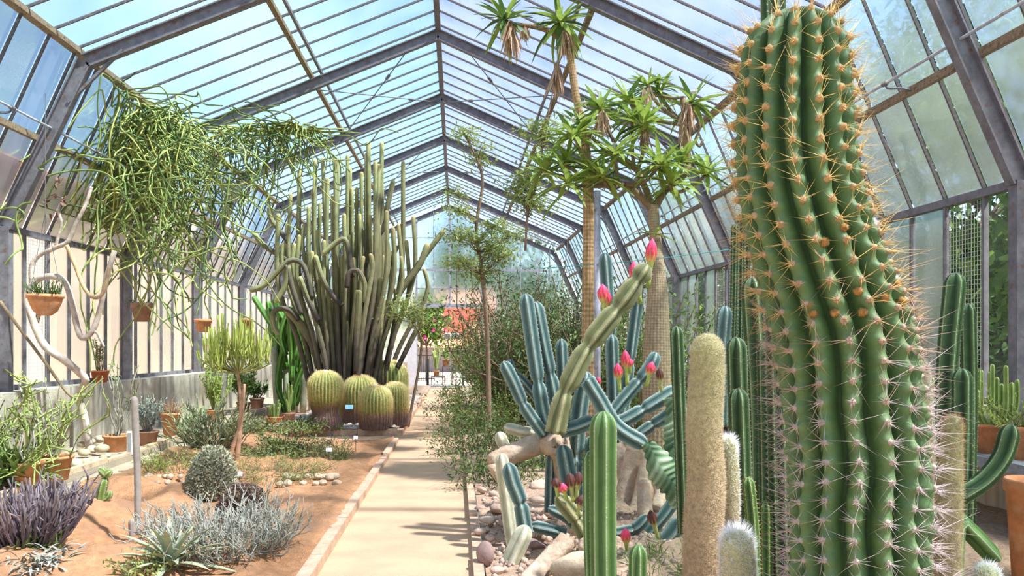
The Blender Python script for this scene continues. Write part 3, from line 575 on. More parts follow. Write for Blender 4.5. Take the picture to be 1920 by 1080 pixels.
for k in range(NR):
    u = (np.arange(-2, int(zz[-1] / SPC) + 2) - hoff[k]) * SPC; u = u[(u > .3) & (u < zz[-1] - .012)]
    Rk = Vg[:, k * PER]; p = np.stack([np.interp(u, zz, Rk[:, c]) for c in range(3)], 1); cc = np.stack([np.interp(u, zz, cxs), np.full(len(u), YG), u - .0], 1)
    nn = p - cc; nn[:, 2] += np.clip((u - (zz[-1] - .2)) / .2, 0, 1) * .25; Bs.append(p); Ns.append(nrm(nn))
Bs, Ns = np.vstack(Bs), np.vstack(Ns); hf = np.clip((Bs[:, 2] - 1.25) / 1.0, 0, 1)
M['areole'] = mat('felted_areole', [(0, (.46, .36, .28)), (.45, (.40, .27, .16)), (1, (.48, .30, .13))], .95, 90, .35)
mb = MB(); blobs(mb, Bs - Ns * .004, .0115 + .003 * hf, rng, hf, 1); mb.obj('areoles', M['areole'], gc, 'stuff')
mb = MB(); k = 15; B = np.repeat(Bs, k, 0); hh = np.repeat(hf, k); kp = rng.uniform(0, 1, len(B)) > .45 * hh; Nk = np.repeat(Ns, k, 0)[kp]; B, hh = B[kp], hh[kp]; D = Nk + rng.normal(0, .62, (len(B), 3))
spines(mb, B + rng.normal(0, .002, B.shape), D, np.where(rng.uniform(0, 1, len(B)) < .2, .135, .062 + .012 * hh) * rng.uniform(.6, 1.15, len(B)), .00125, np.clip(1 - hh * 1.5 + rng.normal(0, .15, len(B)), 0, 1))
M['gspine'] = mat('giant_cactus_spine', [(0, (.82, .52, .15)), (.35, (.66, .38, .16)), (.7, (.46, .30, .25)), (1, (.60, .48, .44))], .45, 30, .3)
mb.obj('spines', M['gspine'], gc, 'stuff')
M['felt'] = mat('orange_felt', [(0, (.42, .20, .055)), (1, (.66, .38, .13))], .95, 80, .3)
for px, py, wm in ((1525, 437, 0), (1492, 463, 0), (1546, 551, 0), (1553, 588, 0), (1511, 589, 0), (1637, 536, 0), (1642, 567, 0), (1597, 562, 0), (1475, 572, 0), (1482, 590, 0), (1620, 420, 1), (1616, 360, 1), (1692, 522, 1), (1680, 560, 0)):
    d = ray(px, py); z_ = HC + (CY - py) / F * YG; ii = int(np.argmin(np.abs(zz - z_))); pa = at(px, py, YG); dx = np.clip((pa[0] - cxs[ii]) / rad[ii], -.98, .98)
    c_ = np.array([cxs[ii] + dx * rad[ii] * .97, YG - math.sqrt(1 - dx * dx) * rad[ii] * .97, z_]); rr = .019 if wm else .013
    mb = MB(); blobs(mb, c_, rr * .85, rng, .3, 2); spines(mb, np.repeat(c_[None], 700, 0), rdir(rng, 700), rr * rng.uniform(.95, 1.5, 700), .0011, rng.uniform(0, 1, 700)); mb.obj('wool_tuft', M['wool'] if wm else M['felt'], gc)
# dark column behind its tip
t = thing('tall_column_cactus', 'tall dark green column cactus rising behind the tip of the giant one', 'cactus', at(1450, 0, 3.6) * [1, 1, 0] + [0, 0, .1])
stem_part(t, 'stem', [(t.location[0] + .05, 3.6, .05), (t.location[0] + .02, 3.6, 1.6), tuple(at(1449, -40, 3.6))], .062, 8, M['gcact'], rng, (.03, 7, .018, .0008, 'spine_w'), m=40)

# ---------------------------------------------------------------- woolly columns
M['hair'] = mat('tawny_wool', [(0, (.50, .33, .20)), (.5, (.60, .43, .27)), (1, (.72, .62, .38))], .95, 30, .25)
M['hairw'] = mat('white_hair', [(0, (.60, .48, .34)), (.7, (.80, .72, .58)), (1, (.95, .94, .92))], .95, 30, .15)
M['hairstem'] = mat('woolly_stem', [(0, (.40, .27, .17)), (.6, (.48, .36, .2)), (1, (.50, .48, .22))], .95, 60, .35, .5)
def woolly(label, pts, Y, hw, seed, hm, N_=15000, hl=.014, tipw=0):
    rng = np.random.default_rng(seed); P = pl(pts, Y); P = np.vstack([[P[0][0], Y, .08 + zg(Y)], P]); t = thing('woolly_column_cactus', label, 'cactus', P[0], 'woolly column cacti')
    hw = np.array([hw[0]] + list(hw)) * mpp(Y); mb = MB(); V, Q, s = cactus(mb, P, hw, 64, .0, m=60, per=1, attr='len', dome=12); o = mb.obj('stem', M['hairstem'], t)
    mb = MB(); L = len(s); i = rng.integers(0, L - 1, N_); ar = np.r_[0, np.cumsum(np.linalg.norm(np.diff(Q, axis=0), axis=1))]; u = rng.uniform(.2, 1, N_) * ar[-1]; i = np.clip(np.searchsorted(ar, u) - 1, 0, L - 2); f = ((u - ar[i]) / (ar[i + 1] - ar[i] + 1e-9))[:, None]; j = rng.integers(0, V.shape[1], N_)
    B = V[i, j] * (1 - f) + V[i + 1, j] * f; Nn = nrm(B - (Q[i] * (1 - f) + Q[i + 1] * f)); ang = rng.normal(0, .06, (N_, 3)) ; D = Nn + rng.normal(0, .75, (N_, 3)) + [0, 0, .1]
    tw = np.clip((u / ar[-1] - .9) / .1, 0, 1) * tipw; spines(mb, B - Nn * .001, D + np.array([0, 0, 1.]) * tw[:, None], hl * rng.uniform(.5, 1.3, N_) * (1 + tw), .0007, np.clip(u / ar[-1] + rng.normal(0, .08, N_), 0, 1)); mb.obj('wool', hm, t, 'stuff'); return t
woolly('tall tawny woolly column cactus with pale yellow tip beside the giant cactus', [(1318, 1150), (1318, 1000), (1324, 900), (1320, 800), (1326, 700), (1325, 626)], 3.2, [36, 36, 36, 33, 32, 30], 21, M['hair'], 34000)
woolly('shorter woolly column with white tuft tucked behind the tall tawny one', [(1366, 1150), (1367, 1000), (1368, 900), (1364, 818)], 3.35, [17, 18, 19, 16], 22, M['hairw'], 9000, .014, 1.2)
woolly('short stubby cactus with a bright white hairy tip at the bottom edge', [(1384, 1180), (1384, 1090), (1381, 992)], 2.9, [35, 36, 31], 23, M['hairw'], 12000, .018, 1.5)
woolly('small round white-haired cactus tip in the bottom right corner', [(1852, 1180), (1852, 1120), (1850, 1058)], 2.9, [26, 27, 22], 24, M['hairw'], 6000, .016, 1.)
woolly('pale woolly column half hidden behind the right flank of the giant', [(1728, 1000), (1728, 820), (1722, 672)], 3.6, [24, 24, 20], 25, M['hairw'], 8000, .014, .3)
M['gbrown'] = mat('golden_brown_spines', [(0, (.42, .30, .13)), (.8, (.55, .40, .20)), (1, (.62, .30, .14))], .8, 40, .25)
woolly('slim golden brown bristly column with an orange crown', [(1775, 1200), (1778, 1000), (1782, 900), (1786, 776)], 2.9, [22, 23, 23, 18], 26, M['gbrown'], 12000, .016, .2)

# ---------------------------------------------------------------- green fence-post cacti
def columns(name, label, cat, stems, Y, ribs, m_, seed, sp=None, amp=.3, group=None, gz=.1, **kw):
    rng = np.random.default_rng(seed); b = pl(stems[0][0][:1], Y)[0]; t = thing(name, label, cat, (b[0], Y, gz + zg(Y)), group)
    for s_ in stems:
        pts, hw = s_[:2]; y = Y + (s_[2] if len(s_) > 2 else 0); P = pl(pts, y)
        if pts[0][1] > 1075 or (len(s_) > 3 and s_[3]): P = np.vstack([[P[0][0], P[0][1], gz - .06 + zg(Y)], P]) if P[0][2] > gz else P
        stem_part(t, 'stem', P, hw * mpp(y), ribs, m_, rng, sp, amp=amp, **kw)
    return t
columns('fencepost_cactus', 'bright green fence-post column with white-edged ribs in the centre foreground', 'cactus', [([(1134, 1150), (1132, 1000), (1132, 771)], 27), ([(1112, 1150), (1107, 1000), (1106, 846)], 14, .05), ([(1197, 1180), (1196, 1100), (1197, 1021)], 18, -.1)], 3.6, 7, M['fence'], 31, (.022, 5, .006, .0006, 'spine_w'), .22, per=8, sharp=.8)
columns('fencepost_cactus', 'group of tall green columns directly left of the giant cactus', 'cactus', [([(1392, 1150), (1388, 900), (1380, 632)], 20), ([(1425, 1150), (1425, 800), (1410, 520)], 23, .5), ([(1397, 1150), (1390, 900), (1384, 728)], 20, -.3), ([(1282, 1000), (1275, 800), (1268, 612)], 13, .6), ([(1442, 1150), (1440, 900), (1436, 640)], 18, .2)], 3.9, 6, M['gcact'], 32, (.025, 5, .008, .0006, 'spine_w'), .32, per=8)
columns('clustered_stem_cactus', 'dark green columns with knobbly ribs in front of the wire mesh', 'cactus', [([(1765, 1000), (1775, 700), (1792, 512)], 21), ([(1815, 1000), (1818, 760), (1815, 570)], 15, .3), ([(1800, 1000), (1803, 850), (1804, 691)], 20, -.3), ([(1800, 930), (1845, 900), (1880, 855), (1897, 796)], 20, -.4)], 4.2, 5, M['gcact'], 33, (.03, 5, .008, .0007, 'spine_w'), .38, per=8)
columns('small_column_cactus', 'thin dark columns with brown dry bases behind the green group', 'cactus', [([(1372, 700), (1376, 560), (1378, 420)], 8), ([(1386, 700), (1388, 560), (1390, 400)], 8, .1), ([(1398, 700), (1400, 540), (1402, 380)], 7, .2)], 6.8, 8, M['gcact'], 34, (.03, 5, .02, .0009, 'spine_w'), .25, gz=.1)
for s_ in ():
    pass
columns('blue_column_cactus', 'small pale blue cactus stems beside the woolly column', 'cactus', [([(1350, 800), (1352, 680), (1360, 574)], 15), ([(1345, 800), (1346, 640)], 10, .1)], 6.0, 6, M['blue'], 35, (.03, 5, .02, .0009, 'spine_w'), .3)
t = columns('budding_column_cactus', 'small ribbed green stems with an orange crown and a folded split stem', 'cactus', [([(1415, 1150), (1412, 1000), (1402, 895)], 12), ([(1438, 1150), (1437, 1000), (1436, 938)], 13, .1)], 3.5, 6, M['fence'], 36, (.02, 6, .012, .0007, 'spine_y'), .3)
columns('leaning_blade_cactus', 'wide leaning green stem with a withered tip at the lower right', 'cactus', [([(1790, 1240), (1790, 1100), (1796, 985), (1815, 992), (1850, 1028), (1872, 1052)], 20)], 3.3, 3, M['fence'], 37, None, .45, per=10)

# ---------------------------------------------------------------- blue sprawling cactus with pink buds
YBL = 6.2; SPB = (.035, 5, .012, .0011, 'spine_w')
bc = thing('blue_torch_cactus', 'sprawling blue-green torch cactus with pink buds and one long olive arm', 'cactus', (at(1060, 980, YBL)[0], YBL, .15 + zg(YBL)), None)
rng = np.random.default_rng(41); kw = dict(amp=.45, per=8, sharp=1.0, m=48)
for pts, hw, dy, mm, pin in (([(1030, 815), (1016, 760), (1002, 670), (985, 551)], 15, .0, 'blue', (.38,)), ([(1050, 800), (1034, 715), (1020, 650), (1004, 566)], 15, .1, 'blue', (.42,)), ([(1062, 790), (1056, 720), (1052, 636)], 13, .3, 'blue', ()),
        ([(1020, 815), (985, 765), (962, 715), (943, 678)], 13, -.1, 'blue', (.45,)), ([(1018, 760), (985, 720), (958, 692), (957, 674)], 10, .2, 'blue', (.7,)),
        ([(1040, 812), (1056, 745), (1080, 690), (1112, 635), (1160, 575), (1192, 530), (1214, 496)], 21, -.35, 'olive', (.22, .48, .72, .9)),
        ([(1150, 830), (1146, 660), (1133, 474)], 14, .5, 'blue', (.55,)), ([(1165, 800), (1180, 680), (1196, 556)], 13, .6, 'blue', (.5,)), ([(1152, 800), (1150, 720), (1147, 628)], 13, .3, 'blue', ()),
        ([(1135, 790), (1165, 752), (1205, 705), (1222, 680), (1230, 660)], 14, .0, 'blue', (.62,)), ([(1050, 808), (1082, 800), (1115, 786)], 15, -.3, 'blue', ()), ([(1120, 800), (1165, 790), (1205, 768), (1270, 728)], 15, -.1, 'blue', (.55,)),
        ([(1180, 828), (1210, 805), (1240, 785), (1268, 765)], 13, .1, 'blue', (.5,)), ([(1100, 712), (1122, 748), (1155, 800), (1212, 836)], 16, -.4, 'blue', ()), ([(1075, 960), (1080, 840), (1088, 760), (1100, 696)], 17, .1, 'blue', (.4,)), ([(1112, 960), (1108, 880), (1106, 818)], 12, .1, 'blue', ()), ([(1080, 990), (1068, 910), (1054, 834)], 17, -.2, 'blue', ()), ([(1030, 960), (1032, 900), (1034, 850)], 12, .1, 'blue', ())):
    stem_part(bc, 'stem', pl(pts, YBL + dy), hw * mpp(YBL), 5, M[mm], rng, SPB, pinch=pin, **kw)
mb = MB(); tube(mb, crom(pl([(1085, 1010), (1072, 930), (1052, 850), (1042, 805)], YBL + .1), 12), np.array([26] * 12) * mpp(YBL) * np.linspace(1.1, .8, 12), 10); mb.obj('trunk', M['log'], bc)
for (b, e, rr, mm) in (((1215, 540), (1224, 447), 11, 'budpink'), ((1201, 570), (1187, 490), 11, 'budpink'), ((1135, 600), (1130, 532), 11, 'budpink'), ((1140, 600), (1139, 545), 8, 'budpink'), ((1162, 735), (1158, 681), 9, 'budpink'), ((1176, 722), (1172, 656), 9, 'budpink'), ((1182, 700), (1180, 672), 8, 'budpink'), ((1212, 725), (1223, 678), 9, 'budpink'), ((1240, 735), (1236, 690), 7, 'budbrown'), ((1124, 735), (1121, 707), 6, 'budpink')):
    bud(bc, at(*b, YBL - .25), at(*e, YBL - .3), rr * mpp(YBL), M[mm])
bd = thing('blue_torch_cactus', 'low blue-green cactus clump with withered brown flowers between the stones', 'cactus', (at(1070, 1000, 5.6)[0], 5.6, .1 + zg(5.6)))
for pts, hw, dy, mm, pin in (([(986, 1000), (975, 940), (962, 905), (952, 868)], 16, 0, 'blue', (.42,)), ([(1100, 1010), (1078, 970), (1044, 928)], 17, -.1, 'olive', (.4,)), ([(1060, 1000), (1030, 992), (995, 985)], 13, .1, 'blue', ()), ([(1080, 985), (1055, 965), (1028, 952)], 12, .1, 'blue', ()),
        ([(1130, 1062), (1200, 1048), (1250, 1010), (1278, 970)], 19, .0, 'blue', (.55,)), ([(1150, 1000), (1190, 990), (1214, 966)], 13, .2, 'blue', (.5,)), ([(1215, 1000), (1245, 965), (1268, 930)], 14, .2, 'blue', ()), ([(1115, 960), (1095, 935), (1092, 905)], 9, .0, 'blue', ()), ([(905, 1110), (906, 1074)], 14, -.3, 'blue', ())):
    stem_part(bd, 'stem', pl(pts, 5.6 + dy), hw * mpp(5.6), 5, M[mm], rng, SPB, pinch=pin, **kw)
stem_part(bd, 'stem', pl([(940, 1120), (955, 1060), (975, 1015), (988, 985)], 5.4), 19 * mpp(5.4), 4, M['pale'], rng, None, amp=.4, per=8)
for (b, e, rr, mm) in (((1046, 930), (1041, 896), 10, 'budbrown'), ((1075, 940), (1068, 886), 10, 'budbrown'), ((1080, 935), (1086, 884), 10, 'budbrown'), ((1083, 965), (1091, 928), 9, 'budbrown'), ((1062, 935), (1054, 906), 10, 'budpink'), ((1176, 1042), (1172, 990), 10, 'budpink'), ((1234, 1010), (1219, 956), 10, 'budbrown')):
    bud(bd, at(*b, 5.4), at(*e, 5.35), rr * mpp(5.4), M[mm])
# bleached dead stems
t = thing('fallen_cactus', 'bleached fallen cactus trunk propped across the bed with a sawn end', 'log', at(930, 900, 6.3) * [1, 1, 0] + [0, 0, .1])
mb = MB(); P = crom(pl([(920, 868), (955, 852), (1000, 835), (1045, 812)], [6.1, 6.15, 6.2, 6.3]), 16); th = np.linspace(0, 2 * PI, 15, endpoint=False); tube(mb, P, np.array([18, 20, 21, 22])[np.linspace(0, 3.99, 16).astype(int)] * mpp(6.2), 15, np.repeat((1 - .14 * (1 - np.abs(np.cos(2.5 * th))))[None], 16, 0) + rng.normal(0, .025, (16, 15))); mb.obj('trunk', M['log'], t)
mb = MB(); a = at(1049, 835, 6.0); d_ = nrm(np.array([.5, -.8, .05])); tube(mb, [a - d_ * .14, a, a, a - d_ * .05], [21 * mpp(6), 21 * mpp(6), 9 * mpp(6), 8 * mpp(6)], 12); mb.obj('sawn_stub', M['log'], t)
mb = MB(); tube(mb, crom(pl([(922, 870), (928, 890), (936, 905)], 6.05), 6), np.linspace(9, 3, 6) * mpp(6), 8); mb.obj('broken_end', M['log'], t)
for lab, pts, hw, Y in (('upright bleached cactus stem under the fallen trunk end', [(968, 1060), (955, 980), (945, 900), (940, 850)], 13, 5.9), ('short pale cactus pad behind the fallen trunk', [(955, 850), (945, 835), (934, 810)], 12, 6.8), ('horizontal bleached cactus arm left of the blue stems', [(1025, 812), (985, 810), (945, 800)], 11, 6.5)):
    P = pl(pts, Y); t = thing('bleached_cactus', lab, 'cactus', P[0] * [1, 1, 1]); stem_part(t, 'stem', P, hw * mpp(Y), 4, M['pale'], rng, None, amp=.4, per=8)
for i, (p, q_, hw, Y) in enumerate((((1160, 985), (1192, 835), 21, 6.9), ((1195, 975), (1222, 850), 20, 6.7), ((1232, 960), (1235, 905), 17, 6.4), ((985, 1100), (1064, 1012), 23, 4.9), ((1178, 900), (1150, 830), 20, 7.2), ((1215, 985), (1208, 905), 16, 6.2))):
    lab = ('longest pale log leaning left of the crested cactus', 'pale log with dark crack leaning beside the longest log', 'short pale log under the crested cactus', 'thick tan log lying in the front rocks', 'pale log lying behind the fence-post column', 'grey-topped log standing above the pink bud')[i]
    a, b = at(*p, Y), at(*q_, Y + .25); t = thing('cactus_log', lab, 'log', a, 'bleached logs in the rocks'); mb = MB(); th = np.linspace(0, 2 * PI, 14, endpoint=False); tube(mb, crom([a, (a + b) / 2 + rng.normal(0, .02, 3), b], 12), np.linspace(1, .85, 12) * hw * mpp(Y), 14, np.repeat((1 - .16 * (1 - np.abs(np.cos(2 * th))))[None], 12, 0) + rng.normal(0, .03, (12, 14))); mb.obj('wood', M['log'], t)
# crested cactus: a wavy folded fan
M['crest'] = mat('crested_cactus', [(0, (.05, .11, .05)), (.6, (.15, .24, .12)), (1, (.34, .42, .27))], .6, 12, .25)
def crest(label, pts, Y, hw, seed):
    rng = np.random.default_rng(seed); P = crom(pl(pts, Y), 70); t = thing('crested_cactus', label, 'cactus', P[0], 'crested cacti'); n = 40; u = np.linspace(0, 1, 70); th = np.linspace(0, 2 * PI, n, endpoint=False)
    mod = 1 + .16 * np.sin(u * 75)[:, None] * np.abs(np.sin(th * .5 + u[:, None] * 3))[:] + .10 * np.sin(u * 75 + 6 * th[None, :].T.T[0][:, None].T)[:, :] if False else 1 + .09 * np.sin(u[:, None] * 62 + 6.5 * np.abs(np.sin(th))[None] + 1.6 * np.sin(u * 13)[:, None] + 1.1 * np.sin(th)[None]) + .13 * np.sin(u[:, None] * 12 + 1.3 * np.sin(th)[None])
    T, N, B = frames(P); R = np.interp(u, np.linspace(0, 1, len(hw)), hw) * mpp(Y)
    V = P[:, None] + (R[:, None] * mod)[..., None] * (np.cos(th)[None, :, None] * np.array([0, -.55, 0]) + np.sin(th)[None, :, None] * nrm(np.cross(T, (0, 1., 0)))[:, None])
    i, j = np.meshgrid(np.arange(69), np.arange(n), indexing='ij'); q = np.stack([i * n + j, i * n + (j + 1) % n, (i + 1) * n + (j + 1) % n, (i + 1) * n + j], -1).reshape(-1, 4); mb = MB(); mb.add(V, q, None, np.clip((mod - .8) / .4, 0, 1).reshape(-1)); mb.obj('crest', M['crest'], t)
crest('upper crested green cactus with wavy folds beside the woolly column', [(1262, 900), (1268, 840), (1270, 790), (1262, 745)], 5.2, [20, 26, 24, 18], 51)
crest('lower crested green cactus with rolling folds above the logs', [(1285, 935), (1262, 905), (1235, 870), (1215, 830)], 5.1, [26, 32, 26, 12], 52)
# ================================================================= bottle trees and the right-hand thicket
M['scaly'] = mat('scaly_golden_bark', [(0, (.20, .12, .055)), (.5, (.42, .27, .13)), (1, (.66, .50, .28))], .85, 25, .3, .3)
M['bbark'] = mat('bottle_trunk_bark', [(0, (.24, .17, .09)), (.5, (.36, .27, .16)), (1, (.52, .43, .28))], .85, 25, .3, .2)
M['sleaf'] = mat('strap_leaf', [(0, (.48, .52, .14)), (.25, (.34, .45, .09)), (1, (.27, .41, .075))], .5, 5, .3, transl=.35)
M['sleafd'] = mat('dark_strap_leaf', [(0, (.20, .27, .08)), (.25, (.11, .20, .05)), (1, (.09, .17, .045))], .5, 5, .3, transl=.25)
M['dead'] = mat('dead_leaf', [(0, (.42, .27, .16)), (1, (.62, .45, .30))], .9, 30, .35, transl=.2)
M['petalw'] = mat('white_petal', (.88, .88, .84), .6, 10, .05, transl=.2)
def leafmesh(name, m_, wd, droop, seed):
    mb = MB(); leaves(mb, [(0, 0, 0)], [(1, 0, .0)], 1., wd, droop, 6, fold=.18); me = mb.mesh(name); me.materials.append(m_); return me
LM = [leafmesh('leaf', M['sleaf'], .14, .25, 0), leafmesh('leaf', M['sleaf'], .16, .5, 1), leafmesh('leaf', M['sleafd'], .15, .3, 2), leafmesh('leaf', M['sleaf'], .13, .1, 3)]
def rosette(par, c, n, L, rng, lo=-.35, hi=1.2, meshes=LM, nm='leaf'):
    c = np.asarray(c) - WL[par.name]; g = 2.39996
    for i in range(n):
        e = lo + (hi - lo) * (i / n) ** .8; o = link(nm, meshes[rng.integers(0, len(meshes))], par); s = L * rng.uniform(.8, 1.15) * (1 - .25 * i / n)
        o.location = c + rng.normal(0, .008, 3); o.rotation_euler = (rng.normal(0, .2), -e + rng.normal(0, .12), i * g + rng.normal(0, .2)); o.scale = (s, s, s)
def skirt(par, c, n, L, rng, w=.03):
    mb = MB(); D = np.stack([rng.normal(0, .22, n), rng.normal(0, .22, n), -np.ones(n)], 1); leaves(mb, np.asarray(c) + rng.normal(0, .022, (n, 3)), D, L * rng.uniform(.5, 1.1, n), w * rng.uniform(.5, 1.2, n), 0, 3, a=rng.uniform(0, 1, n), roll=rng.uniform(-1.5, 1.5, n)); mb.obj('dead_leaves', M['dead'], par, 'stuff')
def scaly(par, pts, hw, Y, m_, k1, k2, n=30, m=150, amp=.07, nm='trunk'):
    P = crom(pl(pts, Y), m); u = np.linspace(0, 1, m); th = np.linspace(0, 2 * PI, n, endpoint=False); b = np.sin(k1 * th[None] + k2 * u[:, None] * 2 * PI) * np.sin(k1 * th[None] - k2 * u[:, None] * 2 * PI)
    mb = MB(); tube(mb, P, np.interp(u, np.linspace(0, 1, len(hw)), hw) * mpp(Y), n, 1 + amp * b, .5 + .5 * b); return mb.obj(nm, m_, par)
rng = np.random.default_rng(71)
YT = 9.3; tt_ = thing('tall_bottle_tree', 'tall scaly golden trunk with two drooping leaf crowns under the roof', 'tree', at(1103, 860, YT) * [1, 1, 0] + [0, 0, .05 + zg(YT)])
scaly(tt_, [(1103, 872), (1103, 740), (1103, 620), (1104, 500), (1104, 400), (1098, 270), (1080, 180), (1070, 110), (1058, 55)], [14, 13, 12.5, 12, 11, 8, 7, 7, 6], YT, M['scaly'], 6, 60, m=220)
mb = MB(); tube(mb, crom(pl([(1066, 90), (1035, 62), (1000, 50), (968, 46), (948, 42)], YT - .05), 14), np.linspace(5, 4, 14) * mpp(YT), 8); mb.obj('branch', M['bbark'], tt_)
rosette(tt_, at(1050, 42, YT), 44, .52, rng, -1.05, 1.1); rosette(tt_, at(945, 38, YT - .05), 36, .46, rng, -.9, 1.3)
skirt(tt_, at(958, 46, YT - .1), 130, .42, rng); skirt(tt_, at(1062, 60, YT - .08), 60, .34, rng); skirt(tt_, at(985, 50, YT - .05), 30, .2, rng); skirt(tt_, at(1045, 125, YT), 55, .42, rng)
YP = 8.7; bt = thing('bottle_tree', 'swollen bottle trunk tree with branching crown of strap leaves and white flowers', 'tree', at(1232, 890, YP) * [1, 1, 0] + [0, 0, .05 + zg(YP)])
scaly(bt, [(1233, 905), (1232, 800), (1231, 730), (1231, 660), (1232, 600), (1233, 540), (1231, 490), (1228, 440), (1225, 384)], [30, 28, 27, 26, 23, 18, 13.5, 10.5, 10], YP, M['bbark'], 12, 46, 72, 240, .035)
mb = MB(); c0 = at(1225, 395, YP); sp_ = []
ks = [(1075, 257, -.1), (1123, 205, .1), (1179, 192, .3), (1207, 236, -.2), (1214, 162, .4), (1235, 172, .5), (1153, 290, -.4), (1238, 310, -.4), (1277, 304, -.1), (1325, 328, .1), (1060, 310, .1), (1067, 347, -.2), (1131, 336, -.3), (1257, 346, -.3), (1297, 195, .4), (1022, 322, .2), (1185, 222, .0), (1103, 318, .3), (1090, 240, .4)]
hubs = [np.array(at(1170, 345, YP)), np.array(at(1255, 350, YP + .1)), np.array(at(1195, 320, YP + .2)), np.array(at(1285, 235, YP + .3))]
Bm = MB()
for h_ in hubs[:3]: tube(Bm, crom([c0, (c0 + h_) / 2 + [0, 0, .03], h_], 8), np.linspace(.048, .034, 8), 8)
tube(Bm, crom([hubs[1], at(1290, 320, YP + .25), at(1287, 270, YP + .3), hubs[3], at(1280, 182, YP + .3)], 14), .035, 8)
for px, py, dy in ks:
    p = at(px, py, YP + dy); h_ = min(hubs, key=lambda q: np.linalg.norm(q - p)); mid = (p + h_) / 2 + rng.normal(0, .05, 3) + [0, 0, -.06]; tube(Bm, crom([h_, mid, p], 9), np.linspace(.026, .018, 9), 7)
tube(Bm, crom(pl([(1283, 182), (1262, 184), (1240, 180), (1222, 178), (1214, 165)], YP + .4), 14), .018, 6); tube(Bm, crom(pl([(1290, 200), (1305, 218), (1312, 240), (1304, 262), (1312, 275), (1318, 262)], YP + .3), 16), .016, 6)
Bm.obj('branches', M['bbark'], bt, 'stuff')
for px, py, dy in ks: rosette(bt, at(px, py, YP + dy), 15, .46 if py > 180 else .28, rng, -.3, 1.2)
mb = MB()
for px, py, dy in ks:
    nn = 14; a = rng.uniform(0, 6.28, nn); e = rng.uniform(-.5, 1.1, nn); leaves(mb, at(px, py, YP + dy) + rng.normal(0, .02, (nn, 3)), np.stack([np.cos(a) * np.cos(e), np.sin(a) * np.cos(e), np.sin(e)], 1), .42 * rng.uniform(.7, 1.1, nn), .055, .35, 5, fold=.18)
mb.obj('lower_leaves', M['sleaf'], bt, 'stuff')
for px, py, n in ((1128, 214, 80), (1209, 240, 60), (1288, 200, 90), (1285, 235, 60), (1214, 166, 20)): skirt(bt, at(px, py, YP - .1), n, .3, rng, .022)
for px, py in ((1075, 224), (1152, 274), (1173, 271), (1302, 172), (1283, 281), (1119, 170), (1095, 194), (1057, 275)):
    p = at(px, py, YP - .15); mb = MB(); D = rdir(rng, 16, .6); leaves(mb, np.repeat(p[None], 16, 0), D, .05, .035, .1, 2); mb.obj('flower', M['petalw'], bt)
mb = MB(); rosp = at(1226, 440, YP - .1)
rosette(bt, rosp, 6, .3, rng, -.1, .5)
# steel pole and green string
mb = MB(); p = at(1120, 700, 8.4); tube(mb, [(p[0], 8.4, zg(8.4)), (p[0], 8.4, at(1120, 358, 8.4)[2])], .036, 12); tag(mb.obj('steel_pole', M['steel_pale']), 'slim grey steel pole standing beside the scaly golden trunk', 'pole')
M['string'] = mat('green_string', (.05, .42, .36), .6)
mb = MB(); a, b = at(1010, 503, 8.6), at(1380, 466, 8.6); u = np.linspace(0, 1, 12)[:, None]; tube(mb, a * (1 - u) + b * u - [0, 0, .1] * (u * (1 - u)), .004, 5); tag(mb.obj('green_string', M['string']), 'thin turquoise string stretched between the two bottle trees', 'string')
# ---- shrubs
M['fine'] = mat('fine_green_leaf', [(0, (.08, .14, .035)), (1, (.27, .38, .09))], .6, 4, .35, transl=.35)
M['fined'] = mat('dark_fine_leaf', [(0, (.045, .08, .025)), (1, (.17, .25, .07))], .65, 4, .35, transl=.25)
M['fern'] = mat('feathery_leaf', [(0, (.20, .28, .07)), (1, (.46, .52, .16))], .6, 4, .25, transl=.4)
M['twig'] = mat('brown_twig', (.24, .165, .105), .9, 20, .35)
def shrub(name, label, base, h, spread, seed, lm, n=60, nl=2500, ls=.05, lw=.35, tw=.012, cat='shrub', group=None, curl=.4, base_r=.15, lo=.2, scat=.06, up=.2, m=8, wig=.5, twm='twig', droop=0., fl=None, flat=1.):
    rng = np.random.default_rng(seed); base = np.asarray(base, float); t = thing(name, label, cat, base, group); P = clump(rng, n, h, spread, base_r, m, curl, wig * .45, droop) + base; P[..., 2] = base[2] + (P[..., 2] - base[2]) * flat; P[..., 0] = np.clip(P[..., 0], XL + .15, XR - .25); P[..., 2] = np.maximum(P[..., 2], base[2] + .005); mb = MB(); tubes(mb, P, np.linspace(tw, tw * .3, m), 4); mb.obj('stems', M[twm], t, 'stuff')
    if nl:
        B, D = along(P, rng, nl, lo, 1.); B = B + rng.normal(0, scat, B.shape); B[:, 2] = np.maximum(B[:, 2], base[2] + .01); mb = MB(); leaves(mb, B, D * .6 + rdir(rng, nl, up), ls * rng.uniform(.6, 1.3, nl), ls * lw, .1, 2, a=rng.uniform(0, 1, nl), roll=rng.uniform(-1.4, 1.4, nl)); mb.obj('foliage', M[lm], t, 'stuff')
    if fl:
        k, m_, sz = fl; B, _ = along(P, rng, k, .6, 1.)
        for b in B:
            mb = MB(); leaves(mb, np.repeat(b[None], 9, 0), rdir(rng, 9, .5), sz, sz * .7, .1, 2); mb.obj('flower', M[m_], t)
    return t
shrub('thorny_thicket', 'large dark fine-leaved thicket behind the blue torch cactus', G(1015, 800), 2.9, .75, 81, 'fined', 190, 26000, .075, .34, .022, base_r=.4, scat=.14, wig=1.1, m=10)
shrub('thorny_thicket', 'lighter green thicket left of the scaly golden trunk', G(955, 770) + [0, .8, 0], 2.3, .8, 82, 'fine', 110, 14000, .075, .32, .014, base_r=.3, scat=.14, wig=.8)
